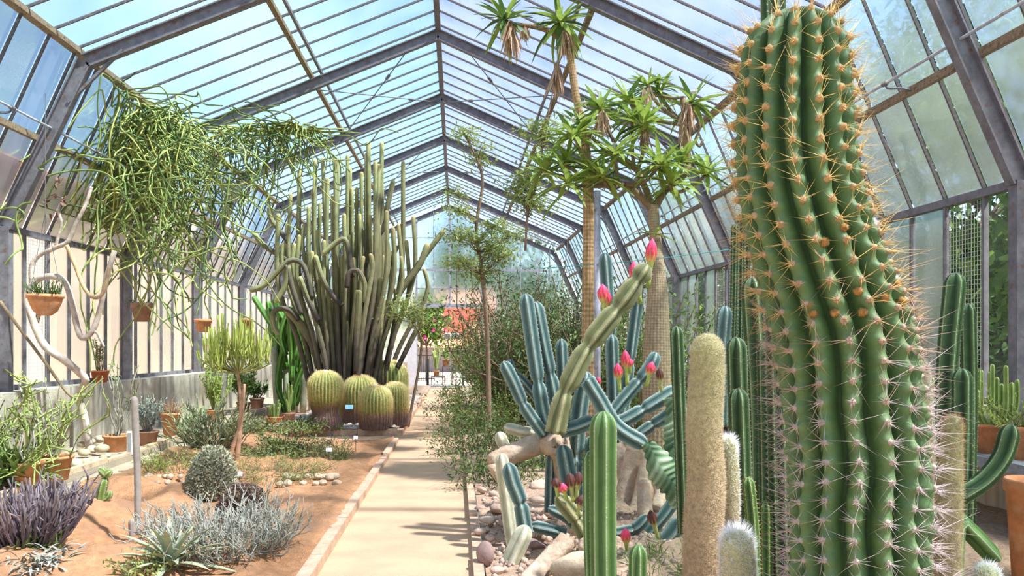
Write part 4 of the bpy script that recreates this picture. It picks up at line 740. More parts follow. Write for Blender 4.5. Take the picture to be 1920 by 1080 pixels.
shrub('leafy_bush', 'green bush right of the golden trunk and below the string', G(1165, 800), 2.1, .8, 83, 'fine', 70, 6500, .09, .35, .014, base_r=.3, scat=.12)
shrub('leafy_bush', 'green bush behind the swollen bottle trunk', (2.9, 11.0, zg(11)), 2.2, .7, 84, 'fine', 60, 5000, .09, .35, .014, base_r=.3, scat=.12)
shrub('leafy_bush', 'green bush near the far doorway on the right of the path', G(925, 742), 1.9, .8, 85, 'fine', 60, 4500, .10, .3, .014, base_r=.3, scat=.14)
shrub('flowering_groundcover', 'low leafy groundcover with small pink flowers along the path edge', G(905, 812), 1.0, 1.25, 86, 'fine', 120, 6000, .055, .4, .006, base_r=.35, scat=.06, wig=.9, fl=(12, 'pink', .035))
shrub('flowering_groundcover', 'grey-green leafy plants spilling over the path kerb', G(898, 850) + [.05, 0, 0], .75, 1.4, 87, 'fined', 80, 3000, .05, .35, .005, base_r=.3, scat=.05, wig=.9, droop=.2)
shrub('low_herbs', 'dark low herbs under the fallen cactus trunk', G(975, 905), .5, 1.3, 88, 'fined', 90, 3600, .06, .3, .005, base_r=.55, scat=.07, wig=.9)
shrub('grass_tuft', 'bright green grass at the lower right of the bleached logs', G(1262, 1092), .16, 1.0, 89, 'fine', 60, 1500, .11, .06, .003, base_r=.32, scat=.04)
t = thing('ornamental_grass', 'tuft of pale arching grass at the path edge', 'grass', G(893, 748)); rr = np.random.default_rng(90); mb = MB(); nn = 420; D = rdir(rr, nn, 1.5); D[:, 2] = np.abs(D[:, 2]); leaves(mb, G(893, 748) + rr.normal(0, .06, (nn, 3)) * [1, 1, 0], D, 1.0 * rr.uniform(.6, 1.1, nn), .012, .55, 6); M['gstraw'] = mat('pale_grass', [(0, (.25, .30, .12)), (1, (.55, .55, .34))], .7, 5, .2, transl=.3); mb.obj('blades', M['gstraw'], t, 'stuff')
def feathery(label, trunk, hw, Y, tips, seed, nl=3000, name='feathery_tree', base=True, mm='fern', scat=.13):
    rng = np.random.default_rng(seed); P = pl(trunk, Y); P[0][2] = zg(Y) if base else P[0][2]; t = thing(name, label, 'tree', P[0]); mb = MB(); Q = crom(P, 30); tube(mb, Q, np.linspace(hw, hw * .35, 30) * mpp(Y), 7); mb.obj('trunk', M['twig'], t)
    T_ = []; 
    for px, py, rp in tips:
        p = at(px, py, Y + rng.normal(0, .25)); a = Q[np.argmin(np.linalg.norm(Q - (p - [0, 0, .25]), axis=1))]; k = max(3, int(rp / 5)); 
        for _ in range(k):
            e = p + rdir(rng, 1, 0.)[0] * rp * mpp(Y) * np.array([1, 1, .5]); T_.append(crom([a, (a + p) / 2 + rng.normal(0, .05, 3), p, e], 8))
    T_ = np.array(T_); mb = MB(); tubes(mb, T_, np.linspace(.009, .002, 8), 3); mb.obj('twigs', M['twig'], t, 'stuff'); B, D = along(T_, rng, nl, .45, 1.); mb = MB(); leaves(mb, B + rng.normal(0, scat, B.shape) * [1, 1, .5], rdir(rng, nl, 0) * [1, 1, .5], .085 * rng.uniform(.5, 1.2, nl), .026, .15, 2, a=rng.uniform(0, 1, nl), roll=rng.normal(0, .5, nl)); mb.obj('foliage', M[mm], t, 'stuff')
feathery('slender tree with feathery pale green fronds right of the doorway', [(918, 780), (914, 640), (905, 520), (893, 430), (905, 340), (888, 285), (872, 255)], 5, 12.5, [(870, 250, 28), (895, 300, 20), (860, 395, 26), (850, 358, 20), (920, 460, 40), (880, 440, 30), (930, 420, 30), (860, 490, 40), (900, 510, 36), (945, 480, 36), (960, 440, 30), (905, 275, 16), (850, 440, 20)], 91, 4000)
feathery('small feathery sapling in front of the far pier', [(765, 715), (790, 650), (770, 600), (755, 575)], 3, 15.0, [(755, 565, 22), (775, 580, 26), (790, 600, 20), (740, 590, 16)], 92, 900)
feathery('thin twiggy climber on a cord beside the tall crown', [(985, 470), (990, 400), (1010, 330), (1020, 260), (1040, 150), (1052, 70)], 2.5, 10.8, [(1000, 245, 22), (1018, 235, 16), (990, 330, 20), (985, 345, 26), (1010, 290, 14), (1030, 250, 12), (975, 360, 20), (1000, 380, 30)], 93, 1800, 'hanging_climber', False)
# ---- stones among the cacti
M['stone'] = mat('tan_stone', [(0, (.36, .25, .19)), (1, (.56, .42, .31))], .9, 9, .25, .4, 30); M['stoned'] = mat('purple_brown_stone', (.30, .20, .17), .85, 9, .25, .3, 30); M['stonel'] = mat('pale_limestone', (.54, .42, .28), .9, 6, .25, .8, 25); mix_stain(M['stonel'], (.45, .30, .18), 4, .55, .7)
rng = np.random.default_rng(101)
def stone(label, px, py, w, h, mm, dep=.8, h0=.06, name='rock', group='rocks in the right bed', facet=True, sub=3, rough=.2):
    p = G(px, py, h0); s = mpp(p[1]); mb = MB(); rock(mb, p + [0, w * dep * s / 2, h * s * .35], (w * s / 2, w * dep * s / 2, h * s / 2), rng, sub, rough, rng.uniform(0, 1), facet, rng.normal(0, .3)); return tag(mb.obj(name, M[mm]), label, 'rock', group)
stone('round purple-brown boulder beside the path kerb', 911, 1058, 38, 46, 'stoned', facet=False, rough=.1)
stone('large pitted pale limestone boulder at the bottom edge', 1088, 1096, 96, 62, 'stonel', .7, rough=.3)
stone('pale limestone block behind the fence-post cactus', 1112, 1052, 70, 52, 'stonel', .7, rough=.3)
stone('small grey stone at the kerb foot near the bottom', 934, 1078, 30, 16, 'stone'); stone('reddish stone under the withered flowers', 1030, 1010, 40, 20, 'stoned'); stone('flat brown slab left of the tan log', 1000, 1035, 50, 24, 'stoned')
stone('orange-brown split stone at the cactus foot', 1072, 1010, 26, 44, 'log'); stone('pale stone beside the orange-brown split stone', 1052, 1000, 26, 36, 'stone')
k = 0
SCT = ((905, 925, 20, 13), (925, 932, 20, 12), (1010, 925, 46, 24), (1055, 940, 34, 22), (900, 960, 26, 12), (935, 965, 38, 20), (915, 985, 34, 17), (900, 1005, 28, 15), (1020, 955, 52, 26), (1040, 975, 50, 24), (1000, 1005, 36, 20), (950, 990, 34, 18), (1150, 975, 34, 26), (1190, 1010, 40, 20), (1225, 1020, 34, 22), (1255, 985, 40, 30), (1180, 960, 30, 20), (1240, 940, 34, 24), (1140, 935, 40, 26), (1165, 1045, 30, 14), (920, 1015, 24, 12), (965, 1050, 30, 14))
ORD = 'first second third fourth fifth sixth seventh eighth ninth tenth eleventh twelfth thirteenth fourteenth fifteenth sixteenth seventeenth eighteenth nineteenth twentieth twenty-first twenty-second'.split()
for px, py, w, h in SCT:
    k += 1; tag(stone('', px, py, w, h, 'stone', 1, sub=2), '%s tan stone from the left among those scattered between the cacti' % ORD[sorted(q[0] * 1000 + q[1] for q in SCT).index(px * 1000 + py)], 'rock', 'scattered tan stones')
mb = MB(); nn = 1500; X = rng.uniform(PRX + .15, 1.9, nn); Y = rng.uniform(4.6, 8.5, nn); v, f = ICO[1]; s_ = rng.uniform(.006, .03, nn)
Z = .04 + np.clip((X - .3) / 2, 0, 1) * .14 + zg(Y); blobs(mb, np.stack([X, Y, Z + s_ * .3], 1), s_, rng, rng.uniform(0, 1, nn)); o = mb.obj('gravel', M['stone'], None, 'stuff'); tag(o, 'loose pink-brown gravel between the stones right of the path', 'gravel')
# ---- pots on the right shelf
M['euph'] = mat('yellow_green_euphorbia', [(0, (.14, .22, .05)), (.8, (.30, .38, .10)), (1, (.55, .52, .22))], .6, 8, .25)
def shelfz(y): return .72 + zg(y)
def potted(name, label, px, py, w, h, Y, seed, mm=None, cat='potted plant', z=None, group=None):
    p = at(px, py, Y); s = mpp(Y); p[2] = z if z is not None else p[2]; t = thing(name, label, cat, p, group); pot(t, p, w * s / 2, h * s, mm); return t, p + [0, 0, h * s * .88], s, np.random.default_rng(seed)
t, c, s, r_ = potted('potted_euphorbia', 'terracotta pot with yellow-green candelabra euphorbia on the stone shelf', 1855, 832, 58, 58, 5.75, 111, z=shelfz(5.75))
for i in range(16):
    a = i * 2.4; rr_ = .03 + .10 * (i / 16); b = c + [math.cos(a) * rr_ * .5, math.sin(a) * rr_ * .5, 0]; e = b + [math.cos(a) * rr_ * 1.3, math.sin(a) * rr_ * 1.3, .18]; stem_part(t, 'stem', [b, (b + e) / 2 + [math.cos(a) * .04, math.sin(a) * .04, 0], e, e + [0, 0, r_.uniform(.1, .32)]], .02, 4, M['euph'], r_, None, amp=.4, per=6, m=12, dome=5)
t, c, s, r_ = potted('potted_fern', 'terracotta pot with feathery yellow-green plant at the right edge of the shelf', 1912, 850, 56, 66, 5.4, 112, z=shelfz(5.4)); P = clump(r_, 40, .4, 1.3, .05, 6, .1, .3, .1) + c; mb = MB(); tubes(mb, P, np.linspace(.004, .001, 6), 3); B, D = along(P, r_, 1200, .2); leaves(mb, B, D + rdir(r_, 1200) * .8, .045, .008, .1, 2); mb.obj('fronds', M['fern'], t, 'stuff')
t, c, s, r_ = potted('terracotta_urn', 'large terracotta pot with thick rim in front of the shelf', 1932, 1130, 86, 208, 4.3, 113, z=.16 + zg(4.3))
for i, (px, Y) in enumerate(((1745, 6.3), (1716, 6.9))):
    t, c, s, r_ = potted('potted_euphorbia', ('nearer', 'farther')[i] + ' small potted euphorbia half hidden behind the giant cactus spines', px, 800, 40, 36, Y, 114 + i, z=shelfz(Y))
    for k in range(9):
        a = k * 2.4; e = c + [math.cos(a) * .12, math.sin(a) * .12, r_.uniform(.25, .5)]; stem_part(t, 'stem', [c, (c + e) / 2 + [math.cos(a) * .05, math.sin(a) * .05, -.02], e], .022, 4, M['euph'], r_, None, amp=.4, per=6, m=10, dome=5)
# ================================================================= left side
# ---- golden barrels
M['barrel'] = mat('golden_barrel_skin', [(0, (.13, .075, .065)), (.28, (.30, .18, .12)), (.36, (.44, .28, .11)), (.42, (.15, .22, .055)), (.8, (.34, .40, .11)), (1, (.66, .56, .21))], .7, 14, .25, .2)
M['barrelb'] = mat('corky_barrel_base', [(0, (.12, .075, .06)), (1, (.30, .20, .16))], .95, 40, .4, .6)
M['bspine'] = mat('barrel_spine', [(0, (.30, .19, .16)), (.30, (.42, .25, .13)), (.5, (.74, .50, .17)), (1, (.92, .78, .36))], .6, 30, .2)
def barrel(label, px, ybot, ytop, hw, Y, seed, waist=0., basek=.45):
    rng = np.random.default_rng(seed); b = at(px, ybot, Y); b[2] = .10 + zg(Y); h = at(px, ytop, Y)[2] - b[2]; r = hw * mpp(Y); t = thing('golden_barrel_cactus', label, 'cactus', b, 'golden barrel cacti')
    u = np.linspace(0, 1, 46); dm = np.clip((u - (1 - r / h * .9)) / (r / h * .9), 0, 1); R = r * np.sqrt(np.maximum(1 - dm ** 2.3, .0)) * np.where(u < .3, 1 - .10 * (1 - u / .3), 1); R *= 1 - waist * np.exp(-((u - .33) / .15) ** 2); R[-1] = r * .10
    nr, per = 30, 4; n = nr * per; th = np.linspace(0, 2 * PI, n, endpoint=False); rid = np.abs(np.cos(nr * th / 2)); k = np.clip((u - basek + .1) / .15, 0, 1)[:, None]; mod = 1 - (.03 + .09 * k) * (1 - rid)[None]
    mb = MB(); V = lathe(mb, np.stack([R, u * h], 1), b, n, np.where(u[:, None] + rng.normal(0, .03, (46, n)) < basek, np.clip(.36 * (u[:, None] / basek) ** 1.5 + rng.normal(0, .06, (46, n)), 0, .38), .42 + .58 * rid[None] ** 3), mod); o = mb.obj('stem', M['barrel'], t)
    mb = MB(); rp = V[:, ::per]; ii = np.arange(2, 45); B = np.concatenate([rp[ii, j] * (1 - f) + rp[np.minimum(ii + 1, 45), j] * f for j in range(nr) for f in (0., .5)]); uu = np.tile(np.concatenate([u[ii]]), nr * 2); Cn = np.stack([np.full(len(B), b[0]), np.full(len(B), b[1]), b[2] + np.minimum(uu, 1 - r / h * .6) * h], 1)
    kq = 6; B_ = np.repeat(B, kq, 0); D = np.repeat(nrm(B - Cn), kq, 0) + rng.normal(0, .75, (len(B_), 3)); spines(mb, B_, D, .05 * rng.uniform(.5, 1.2, len(B_)), .0019, np.clip(np.repeat((uu - basek) * 2.2 + .42, kq) + rng.normal(0, .1, len(B_)), 0, 1)); mb.obj('spines', M['bspine'], t, 'stuff')
    mb = MB(); nn = 260; a = rng.uniform(0, 6.28, nn); q = r * .42 * np.sqrt(rng.uniform(.25, 1, nn)); z_ = np.interp(q, R[::-1][:20], (u * h)[::-1][:20]); spines(mb, b + np.stack([np.cos(a) * q, np.sin(a) * q, z_ - .005], 1), np.stack([np.cos(a) * .5, np.sin(a) * .5, np.ones(nn)], 1) + rng.normal(0, .3, (nn, 3)), .05 * rng.uniform(.5, 1.1, nn), .004, .42); mb.obj('crown_buds', M['spine_y'], t, 'stuff')
    mb = MB(); blobs(mb, b + [0, 0, h * .985], r * .16, rng, 1., 2); mb.obj('crown_wool', M['wool'], t)
barrel('tall waisted golden barrel cactus standing apart on the left', 610, 803, 696, 31, 13.75, 121, .32, .46)
barrel('golden barrel cactus in the front centre of the cluster', 704, 803, 724, 30, 13.75, 122, .0, .40)
barrel('golden barrel cactus at the right front of the cluster', 741, 797, 718, 24, 14.2, 123, .0, .38)
barrel('golden barrel cactus behind the blue plant label', 676, 790, 704, 31, 14.6, 124, .0, .40)
barrel('largest golden barrel cactus at the back of the cluster', 729, 770, 676, 35, 15.6, 125, .0, .3)
barrel('small young golden barrel low between the tall ones', 645, 781, 750, 16, 14.9, 126, .0, .1)
# ---- organ-pipe clump
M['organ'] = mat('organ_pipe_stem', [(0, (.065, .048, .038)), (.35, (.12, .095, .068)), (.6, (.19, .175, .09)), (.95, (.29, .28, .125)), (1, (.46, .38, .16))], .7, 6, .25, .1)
YO = 15.4; oc = thing('organ_pipe_cactus', 'huge clump of tall slender olive column stems behind the golden barrels', 'cactus', (at(655, 700, YO)[0], YO, .1 + zg(YO))); rng = np.random.default_rng(131)
tops = [(545, 362), (562, 317), (591, 299), (605, 295), (614, 333), (628, 292), (633, 297), (656, 314), (660, 352), (669, 351), (678, 322), (687, 287), (691, 266), (704, 301), (710, 307), (716, 266), (716, 342), (705, 369), (694, 401), (756, 302), (775, 405), (747, 419), (737, 426), (725, 394), (623, 366), (613, 388), (587, 353), (561, 440), (631, 434), (579, 386), (642, 478), (663, 482), (682, 480), (694, 475), (701, 519), (718, 478), (727, 452), (634, 499), (642, 507), (630, 545), (552, 456), (795, 503), (630, 633), (652, 290), (600, 380), (645, 400), (655, 440), (674, 400), (684, 430), (608, 450), (595, 430), (570, 420), (711, 420), (735, 470), (752, 480), (762, 450), (575, 500), (600, 520), (616, 540), (670, 560), (690, 590), (720, 560), (740, 540), (585, 470), (538, 420), (530, 455), (522, 400), (660, 540), (705, 600), (650, 600)]
for px, py in tops:
    dy = rng.normal(0, .32); f = .38 if py < 520 else .7; bx = 652 + (px - 652) * f + rng.normal(0, 5); kn = 560 + rng.normal(0, 25)
    if py > 500: kn = (py + 700) / 2
    pts = [(bx, 703), (bx + (px - bx) * .45, (kn + 703) / 2 + 8), (px + rng.normal(0, 3), kn - 40 if py < 480 else (kn + py) / 2), (px, py)]
    P = pl(pts, YO + dy); P[0][2] = .05 + zg(YO); r0 = rng.uniform(3.6, 4.7) * mpp(YO); top = roofz(P[-1][0]) - .15; P[-1][2] = min(P[-1][2], top)
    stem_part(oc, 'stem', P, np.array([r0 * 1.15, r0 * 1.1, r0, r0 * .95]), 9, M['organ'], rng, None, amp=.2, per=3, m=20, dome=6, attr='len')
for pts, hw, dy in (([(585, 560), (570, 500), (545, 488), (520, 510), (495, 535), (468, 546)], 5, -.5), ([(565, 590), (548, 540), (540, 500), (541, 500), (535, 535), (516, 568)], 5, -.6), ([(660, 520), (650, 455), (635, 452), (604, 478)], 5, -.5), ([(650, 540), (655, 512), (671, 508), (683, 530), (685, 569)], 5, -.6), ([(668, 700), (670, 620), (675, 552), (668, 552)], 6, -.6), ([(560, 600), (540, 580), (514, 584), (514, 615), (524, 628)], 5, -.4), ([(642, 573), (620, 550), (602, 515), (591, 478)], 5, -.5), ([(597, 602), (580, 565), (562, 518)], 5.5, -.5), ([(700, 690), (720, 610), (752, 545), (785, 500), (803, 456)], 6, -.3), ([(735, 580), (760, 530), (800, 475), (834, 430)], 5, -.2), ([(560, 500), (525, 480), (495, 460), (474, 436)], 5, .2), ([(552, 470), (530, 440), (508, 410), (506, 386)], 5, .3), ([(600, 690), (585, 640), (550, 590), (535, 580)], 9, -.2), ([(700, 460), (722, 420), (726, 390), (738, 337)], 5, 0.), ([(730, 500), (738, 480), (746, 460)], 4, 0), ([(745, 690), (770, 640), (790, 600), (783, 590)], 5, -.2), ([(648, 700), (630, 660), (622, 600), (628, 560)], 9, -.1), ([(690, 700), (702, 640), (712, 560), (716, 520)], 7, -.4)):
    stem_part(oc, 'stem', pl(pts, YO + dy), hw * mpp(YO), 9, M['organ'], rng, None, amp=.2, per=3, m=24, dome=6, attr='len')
# pebbles in the barrel bed
M['pebble'] = mat('pale_pebble', [(0, (.46, .38, .30)), (1, (.74, .69, .60))], .9, 8, .2)
mb = MB(); rng = np.random.default_rng(133); nn = 2600; X = rng.uniform(-3.2, PLX - .12, nn); Y = YC1 + .15 + rng.uniform(0, 1, nn) ** 1.6 * 9; s_ = rng.uniform(.015, .055, nn); blobs(mb, np.stack([X, Y, .10 + zg(Y) + s_ * .2], 1), s_, rng, rng.uniform(0, 1, nn)); tag(mb.obj('pebbles', M['pebble'], None, 'stuff'), 'pale pebbles covering the bed around the golden barrels', 'pebbles')
# ---- green euphorbia behind
M['eu'] = mat('bright_green_euphorbia', [(0, (.05, .13, .02)), (.8, (.13, .30, .04)), (1, (.24, .40, .08))], .5, 8, .25)
p0 = G(542, 772, .1); t = thing('tree_euphorbia', 'bright green branching euphorbia in the shade left of the organ-pipe clump', 'succulent', p0); rng = np.random.default_rng(141); Yq = p0[1]
for i in range(34):
    bx = 545 + rng.normal(0, 18); by = rng.uniform(600, 735); tx = bx + rng.normal(0, 14); ty = by - rng.uniform(40, 90); y_ = Yq + rng.normal(0, .25); stem_part(t, 'stem', pl([(545 + (bx - 545) * .5, by + 40), (bx, by), (tx, max(ty, 555))], y_), 5.5 * mpp(Yq), 4, M['eu'], rng, None, amp=.4, per=5, m=9, dome=5)
for i in range(5):
    bx = 520 + i * 16; mb = MB(); P = pl([(bx, 770), (bx + rng.normal(0, 5), 650)], Yq + rng.normal(0, .2)); P[0][2] = p0[2] - .03; tube(mb, crom(P, 6), 6 * mpp(Yq), 8); mb.obj('trunk', M['pale'], t)
# ---- pencil euphorbia tree
M['pencil'] = mat('pencil_stem', [(0, (.34, .28, .14)), (.35, (.28, .33, .08)), (1, (.43, .50, .09))], .6, 8, .2)
M['ptrunk'] = mat('orange_brown_bark', (.45, .27, .16), .85, 14, .35, .3)
YE = G(440, 872, .1)[1]; t = thing('pencil_euphorbia', 'small tree of upright yellow-green pencil stems on two thin trunks', 'tree', G(440, 872, .1)); rng = np.random.default_rng(151)
for pts in ([(443, 880), (450, 800), (452, 750), (445, 693)], [(425, 876), (440, 830), (452, 790), (458, 720)]):
    P = pl(pts, YE); P[0][2] = t.location[2] - .05; mb = MB(); tube(mb, crom(P, 14), np.linspace(5, 3, 14) * mpp(YE), 8); mb.obj('trunk', M['ptrunk'], t)
pr = []; tw = []
for i in range(46):
    fi = rng.uniform(-1.45, 1.45); ln = rng.uniform(28, 66); ex = 444 + ln * math.sin(fi); my = 702 - ln * math.cos(fi); y_ = YE + rng.normal(0, .2); pr.append(crom([at(446, 700, YE), at(446 + (ex - 446) * .6, 700 - (702 - my) * .38, YE + (y_ - YE) * .5), at(ex, my, y_)], 7))
    for k in range(5): dx = rng.normal(0, 10); tw.append(crom([at(ex, my, y_), at(ex + dx * .7, my - 14, y_ + rng.normal(0, .04)), at(ex + dx, my - rng.uniform(28, 62), y_ + rng.normal(0, .06))], 6))
mb = MB(); tubes(mb, np.array(pr), np.linspace(.011, .008, 7), 6, np.repeat(np.linspace(.05, .4, 7)[None], len(pr), 0)); tubes(mb, np.array(tw), np.linspace(.0075, .006, 6), 6, np.repeat(np.linspace(.35, 1, 6)[None], len(tw), 0)); mb.obj('pencil_stems', M['pencil'], t, 'stuff')
# ---- hanging stem plants
M['vine'] = mat('hanging_green_stem', [(0, (.06, .11, .03)), (.5, (.20, .25, .065)), (1, (.42, .41, .12))], .6, 3, .3)
def strands(st, d0, n_steps, ds, rng, down=.22, noise=.5, keep=.85):
    k = len(st); P = np.zeros((k, n_steps, 3)); P[:, 0] = st; d = nrm(d0); w = rng.normal(0, 1, (k, 3))
    for i in range(1, n_steps):
        w = w * .7 + rng.normal(0, .7, (k, 3)); d = nrm(d * keep + w * noise * .4 - np.array([0, 0, 1.]) * down); P[:, i] = P[:, i - 1] + d * np.asarray(ds).reshape(-1, 1)
    return P
def vine(label, st, rng, n_steps, L, down=.2, noise=.55, r=.0115, up=.0, lift=None, xl=-5.05):
    t = thing('hanging_cactus_vine', label, 'hanging plant', st[np.argmax(st[:, 2])], 'hanging stem plants'); k = len(st); P = strands(st, rdir(rng, k, up), n_steps, L / n_steps, rng, down, noise); P[..., 0] = np.maximum(P[..., 0], xl); P[..., 2] = np.minimum(P[..., 2], np.minimum(H0 - np.abs(P[..., 0] - RX) * (H0 - HZ) / HD, HZ + (EZ - HZ) * np.clip((np.abs(P[..., 0] - RX) - HD) / (ED - HD), 0, 1)) - .08); P[..., 0] = np.maximum(P[..., 0], XL + .12)
    # smooth to rounded stems
    P = np.stack([crom(p, n_steps * 2) for p in P]); mb = MB(); a = np.clip(rng.normal(.55, .3, k), 0, 1); tubes(mb, P, np.linspace(r, r * .8, n_steps * 2), 5, np.repeat(a[:, None], n_steps * 2, 1)); mb.obj('stems', M['vine'], t, 'stuff'); return t
rng = np.random.default_rng(161)
u = rng.uniform(0, 1, 190); st = np.stack([at(215 + 125 * a, 168 + 72 * a, 10.6 + 1.7 * a) for a in u]) + rng.normal(0, .10, (190, 3)); vine('dense curtain of thin yellow-green stems hanging from the left roof purlin', st, rng, 18, rng.uniform(1.2, 3.0, 190), .22, .65)
n_ = 210; c = np.stack([at(px, py, 11.2) for px, py in zip(rng.normal(300, 60, n_), rng.normal(345, 68, n_))]); c[:, 1] += rng.normal(0, .35, n_); vine('lower tangle of curling green stems below the hanging curtain', c, rng, 16, rng.uniform(.8, 2.1, n_), .2, .75, up=.3)
u = rng.uniform(0, 1, 150) ** .8; st = np.stack([at(400 + 185 * a, 222 - 42 * a, 12.2) for a in u]) + rng.normal(0, .10, (150, 3)) - np.array([0, 0, .22]); vine('bushy green stems trailing along the steel rafter above', st, rng, 14, rng.uniform(.8, 2.0, 150), .26, .8, up=-.2)
st = np.stack([at(px, py, 10.6) for px, py in ((225, 440), (250, 420), (270, 430), (210, 410), (290, 400), (265, 400), (330, 400), (345, 420), (380, 380), (240, 380), (225, 470), (280, 440), (190, 380), (430, 330), (410, 300), (300, 450))]); vine('few long loose green stems trailing far below the hanging tangle', st, rng, 20, rng.uniform(1.4, 2.6, 16), .32, .5)
st = np.stack([at(px, py, 8.6) for px, py in ((140, 300), (125, 290), (60, 380), (40, 400), (90, 330), (30, 420))]); vine('thin green stems hanging near the left end frame', st, rng, 14, rng.uniform(.6, 1.4, 6), .12, .7)
# ---- woody climber
M['vinewood'] = mat('pale_vine_bark', [(0, (.44, .33, .27)), (1, (.62, .50, .42))], .85, 9, .35, .3); M['vinetan'] = mat('tan_vine_bark', (.50, .33, .19), .85, 9, .3, .3)
Yv = 10.2; p0 = np.array([at(168, 830, Yv)[0], Yv, .2 + zg(Yv)]); t = thing('woody_climber', 'pale twisting woody vine climbing from the stone heap up the left wall', 'vine', p0)
for pts, w0, w1, mm, yy in (([(168, 842), (158, 780), (148, 745), (160, 715), (150, 700), (120, 675), (85, 650), (65, 610), (50, 560), (60, 535), (75, 522), (100, 518), (122, 530), (136, 570), (145, 615), (156, 634), (175, 618), (190, 570), (200, 520), (215, 470)], 7.5, 4.5, 'vinewood', [Yv, Yv, Yv, 9.7, 9.6] + [9.4] * 15), ([(60, 535), (60, 500), (72, 480), (100, 466), (128, 452), (142, 420), (160, 385), (172, 350)], 5, 3, 'vinewood', 9.4), ([(125, 460), (140, 495), (158, 540), (178, 558), (195, 545), (205, 500)], 4, 3, 'vinetan', 9.3), ([(0, 565), (40, 620), (85, 680), (125, 735), (145, 748)], 3, 2.5, 'twig', 9.2), ([(105, 460), (115, 420), (110, 395), (118, 370)], 3, 2, 'vinewood', 9.4), ([(156, 634), (178, 622), (190, 640), (195, 650)], 3, 2, 'vinewood', 9.4), ([(65, 615), (72, 590), (68, 560)], 4, 4, 'twig', 9.5)):
    mb = MB(); P = crom(pl(pts, yy), 70); tube(mb, P, np.linspace(w0, w1, 70) * mpp(9.4), 8, 1 + rng.normal(0, .04, (70, 8)), rng.uniform(0, 1, 70)); mb.obj('branch', M[mm], t)
M['darkleaf'] = mat('dark_red_leaf', [(0, (.12, .05, .04)), (1, (.22, .10, .07))], .7, 5, .3)
nn = 46; cs = np.stack([at(px, py, 9.4) for px, py in ((106, 368), (90, 380), (118, 378), (100, 403), (110, 345))]); mb = MB(); B = np.repeat(cs, 9, 0) + rng.normal(0, .025, (45, 3)); leaves(mb, B, rdir(rng, 45, .4), .07, .035, .1, 2); mb.obj('withered_leaves', M['darkleaf'], t, 'stuff')
# ---- hanging and wall pots
def hang(label, px, py, w, h, Y, seed, bowl=True, mm='terra', top=None, plant=None):
    rng = np.random.default_rng(seed); c = at(px, py, Y); s = mpp(Y); c[0] = max(c[0], XL + .1 + w * s / 2); r = w * s / 2; hh = h * s; c = c - [0, 0, hh]; t = thing('hanging_pot', label, 'hanging pot', c, 'hanging terracotta pots'); mb = MB()
    if bowl: lathe(mb, [(0, 0), (r * .35, 0), (r * .68, hh * .2), (r * .92, hh * .62), (r * .97, hh * .8), (r * 1.06, hh * .82), (r * 1.06, hh), (r * .96, hh), (r * .9, hh * .85), (0, hh * .88)], c, 28)
    else: lathe(mb, [(0, 0), (r * .72, 0), (r * .92, hh * .72), (r * 1.03, hh * .74), (r * 1.06, hh), (r * .95, hh), (r * .9, hh * .85), (0, hh * .88)], c, 26)
    mb.obj('pot', M[mm], t); mb = MB(); tp = c + [0, 0, hh + (top or .9)]
    tubes(mb, np.array([[c + [math.cos(a) * r, math.sin(a) * r, hh], tp] for a in (0, 2.1, 4.2)]), .0035, 4); tubes(mb, np.array([[tp, [tp[0], tp[1], EZ + (tp[0] - XL) * 2.0]]]), .0035, 4); mb.obj('hanger', M['steel'], t)
    if plant:
        n, L, lm, nl, ls = plant; P = clump(rng, n, L, 1.1, r * .7, 6, .3, .3) + c + [0, 0, hh * .85]; mb = MB(); tubes(mb, P, np.linspace(.006, .003, 6), 4); B, D = along(P, rng, nl, .2); leaves(mb, B, D + rdir(rng, nl) * .8, ls, ls * .35, .1, 2, a=rng.uniform(0, 1, nl)); mb.obj('plant', M[lm], t, 'stuff')
    return t
hang('large hanging terracotta bowl with a bushy grey-green plant', 85, 552, 57, 38, 8.9, 171, True, 'terra', .9, (60, .2, 'fined', 900, .025))
hang('brown hanging pot behind the trailing stems', 266, 568, 36, 34, 12.0, 172, False, 'terrab', .9, (12, .15, 'fined', 100, .03))
hang('small terracotta wall pot left of the pencil tree crown', 381, 598, 30, 24, 15.2, 173, False, 'terra', .9)
hang('small terracotta wall pot behind the pencil tree crown', 462, 597, 24, 22, 18.3, 174, False, 'terra', .7)
# ---- pots standing on the ledge
def ledge_pot(name, label, px, py, w, h, seed, mm='terra', base=.22, taper=.72):
    p = G(px, py, base); s = mpp(p[1]); p[1] += w * s * .3; t = thing(name, label, 'potted plant', p, None); pot(t, p, w * s / 2, h * s, M[mm], taper=taper); return t, p + [0, 0, h * s * .87], s, np.random.default_rng(seed)
def sticks(t, c, rng, n, L, r, mm, spread=.5, nl=0, lm='fine', ls=.06, curl=.2, base_r=.03, lw=.35, wig=.2):
    P = clump(rng, n, L, spread, base_r, 8, curl, wig) + c; mb = MB(); tubes(mb, P, np.linspace(r, r * .6, 8), 6); mb.obj('stems', M[mm], t, 'stuff')
    if nl: B, D = along(P, rng, nl, .4); mb = MB(); leaves(mb, B + rng.normal(0, .015, B.shape), D * .5 + rdir(rng, nl, .3), ls * rng.uniform(.6, 1.2, nl), ls * lw, .15, 2, a=rng.uniform(0, 1, nl), roll=rng.uniform(-1, 1, nl)); mb.obj('leaves', M[lm], t, 'stuff')
M['greystem'] = mat('grey_stem', (.36, .31, .25), .8, 12, .25); M['greyleaf'] = mat('blue_grey_leaf', [(0, (.20, .24, .20)), (1, (.40, .45, .38))], .7, 6, .25); M['aloe'] = mat('aloe_leaf', [(0, (.12, .20, .05)), (1, (.28, .38, .12))], .5, 6, .25)
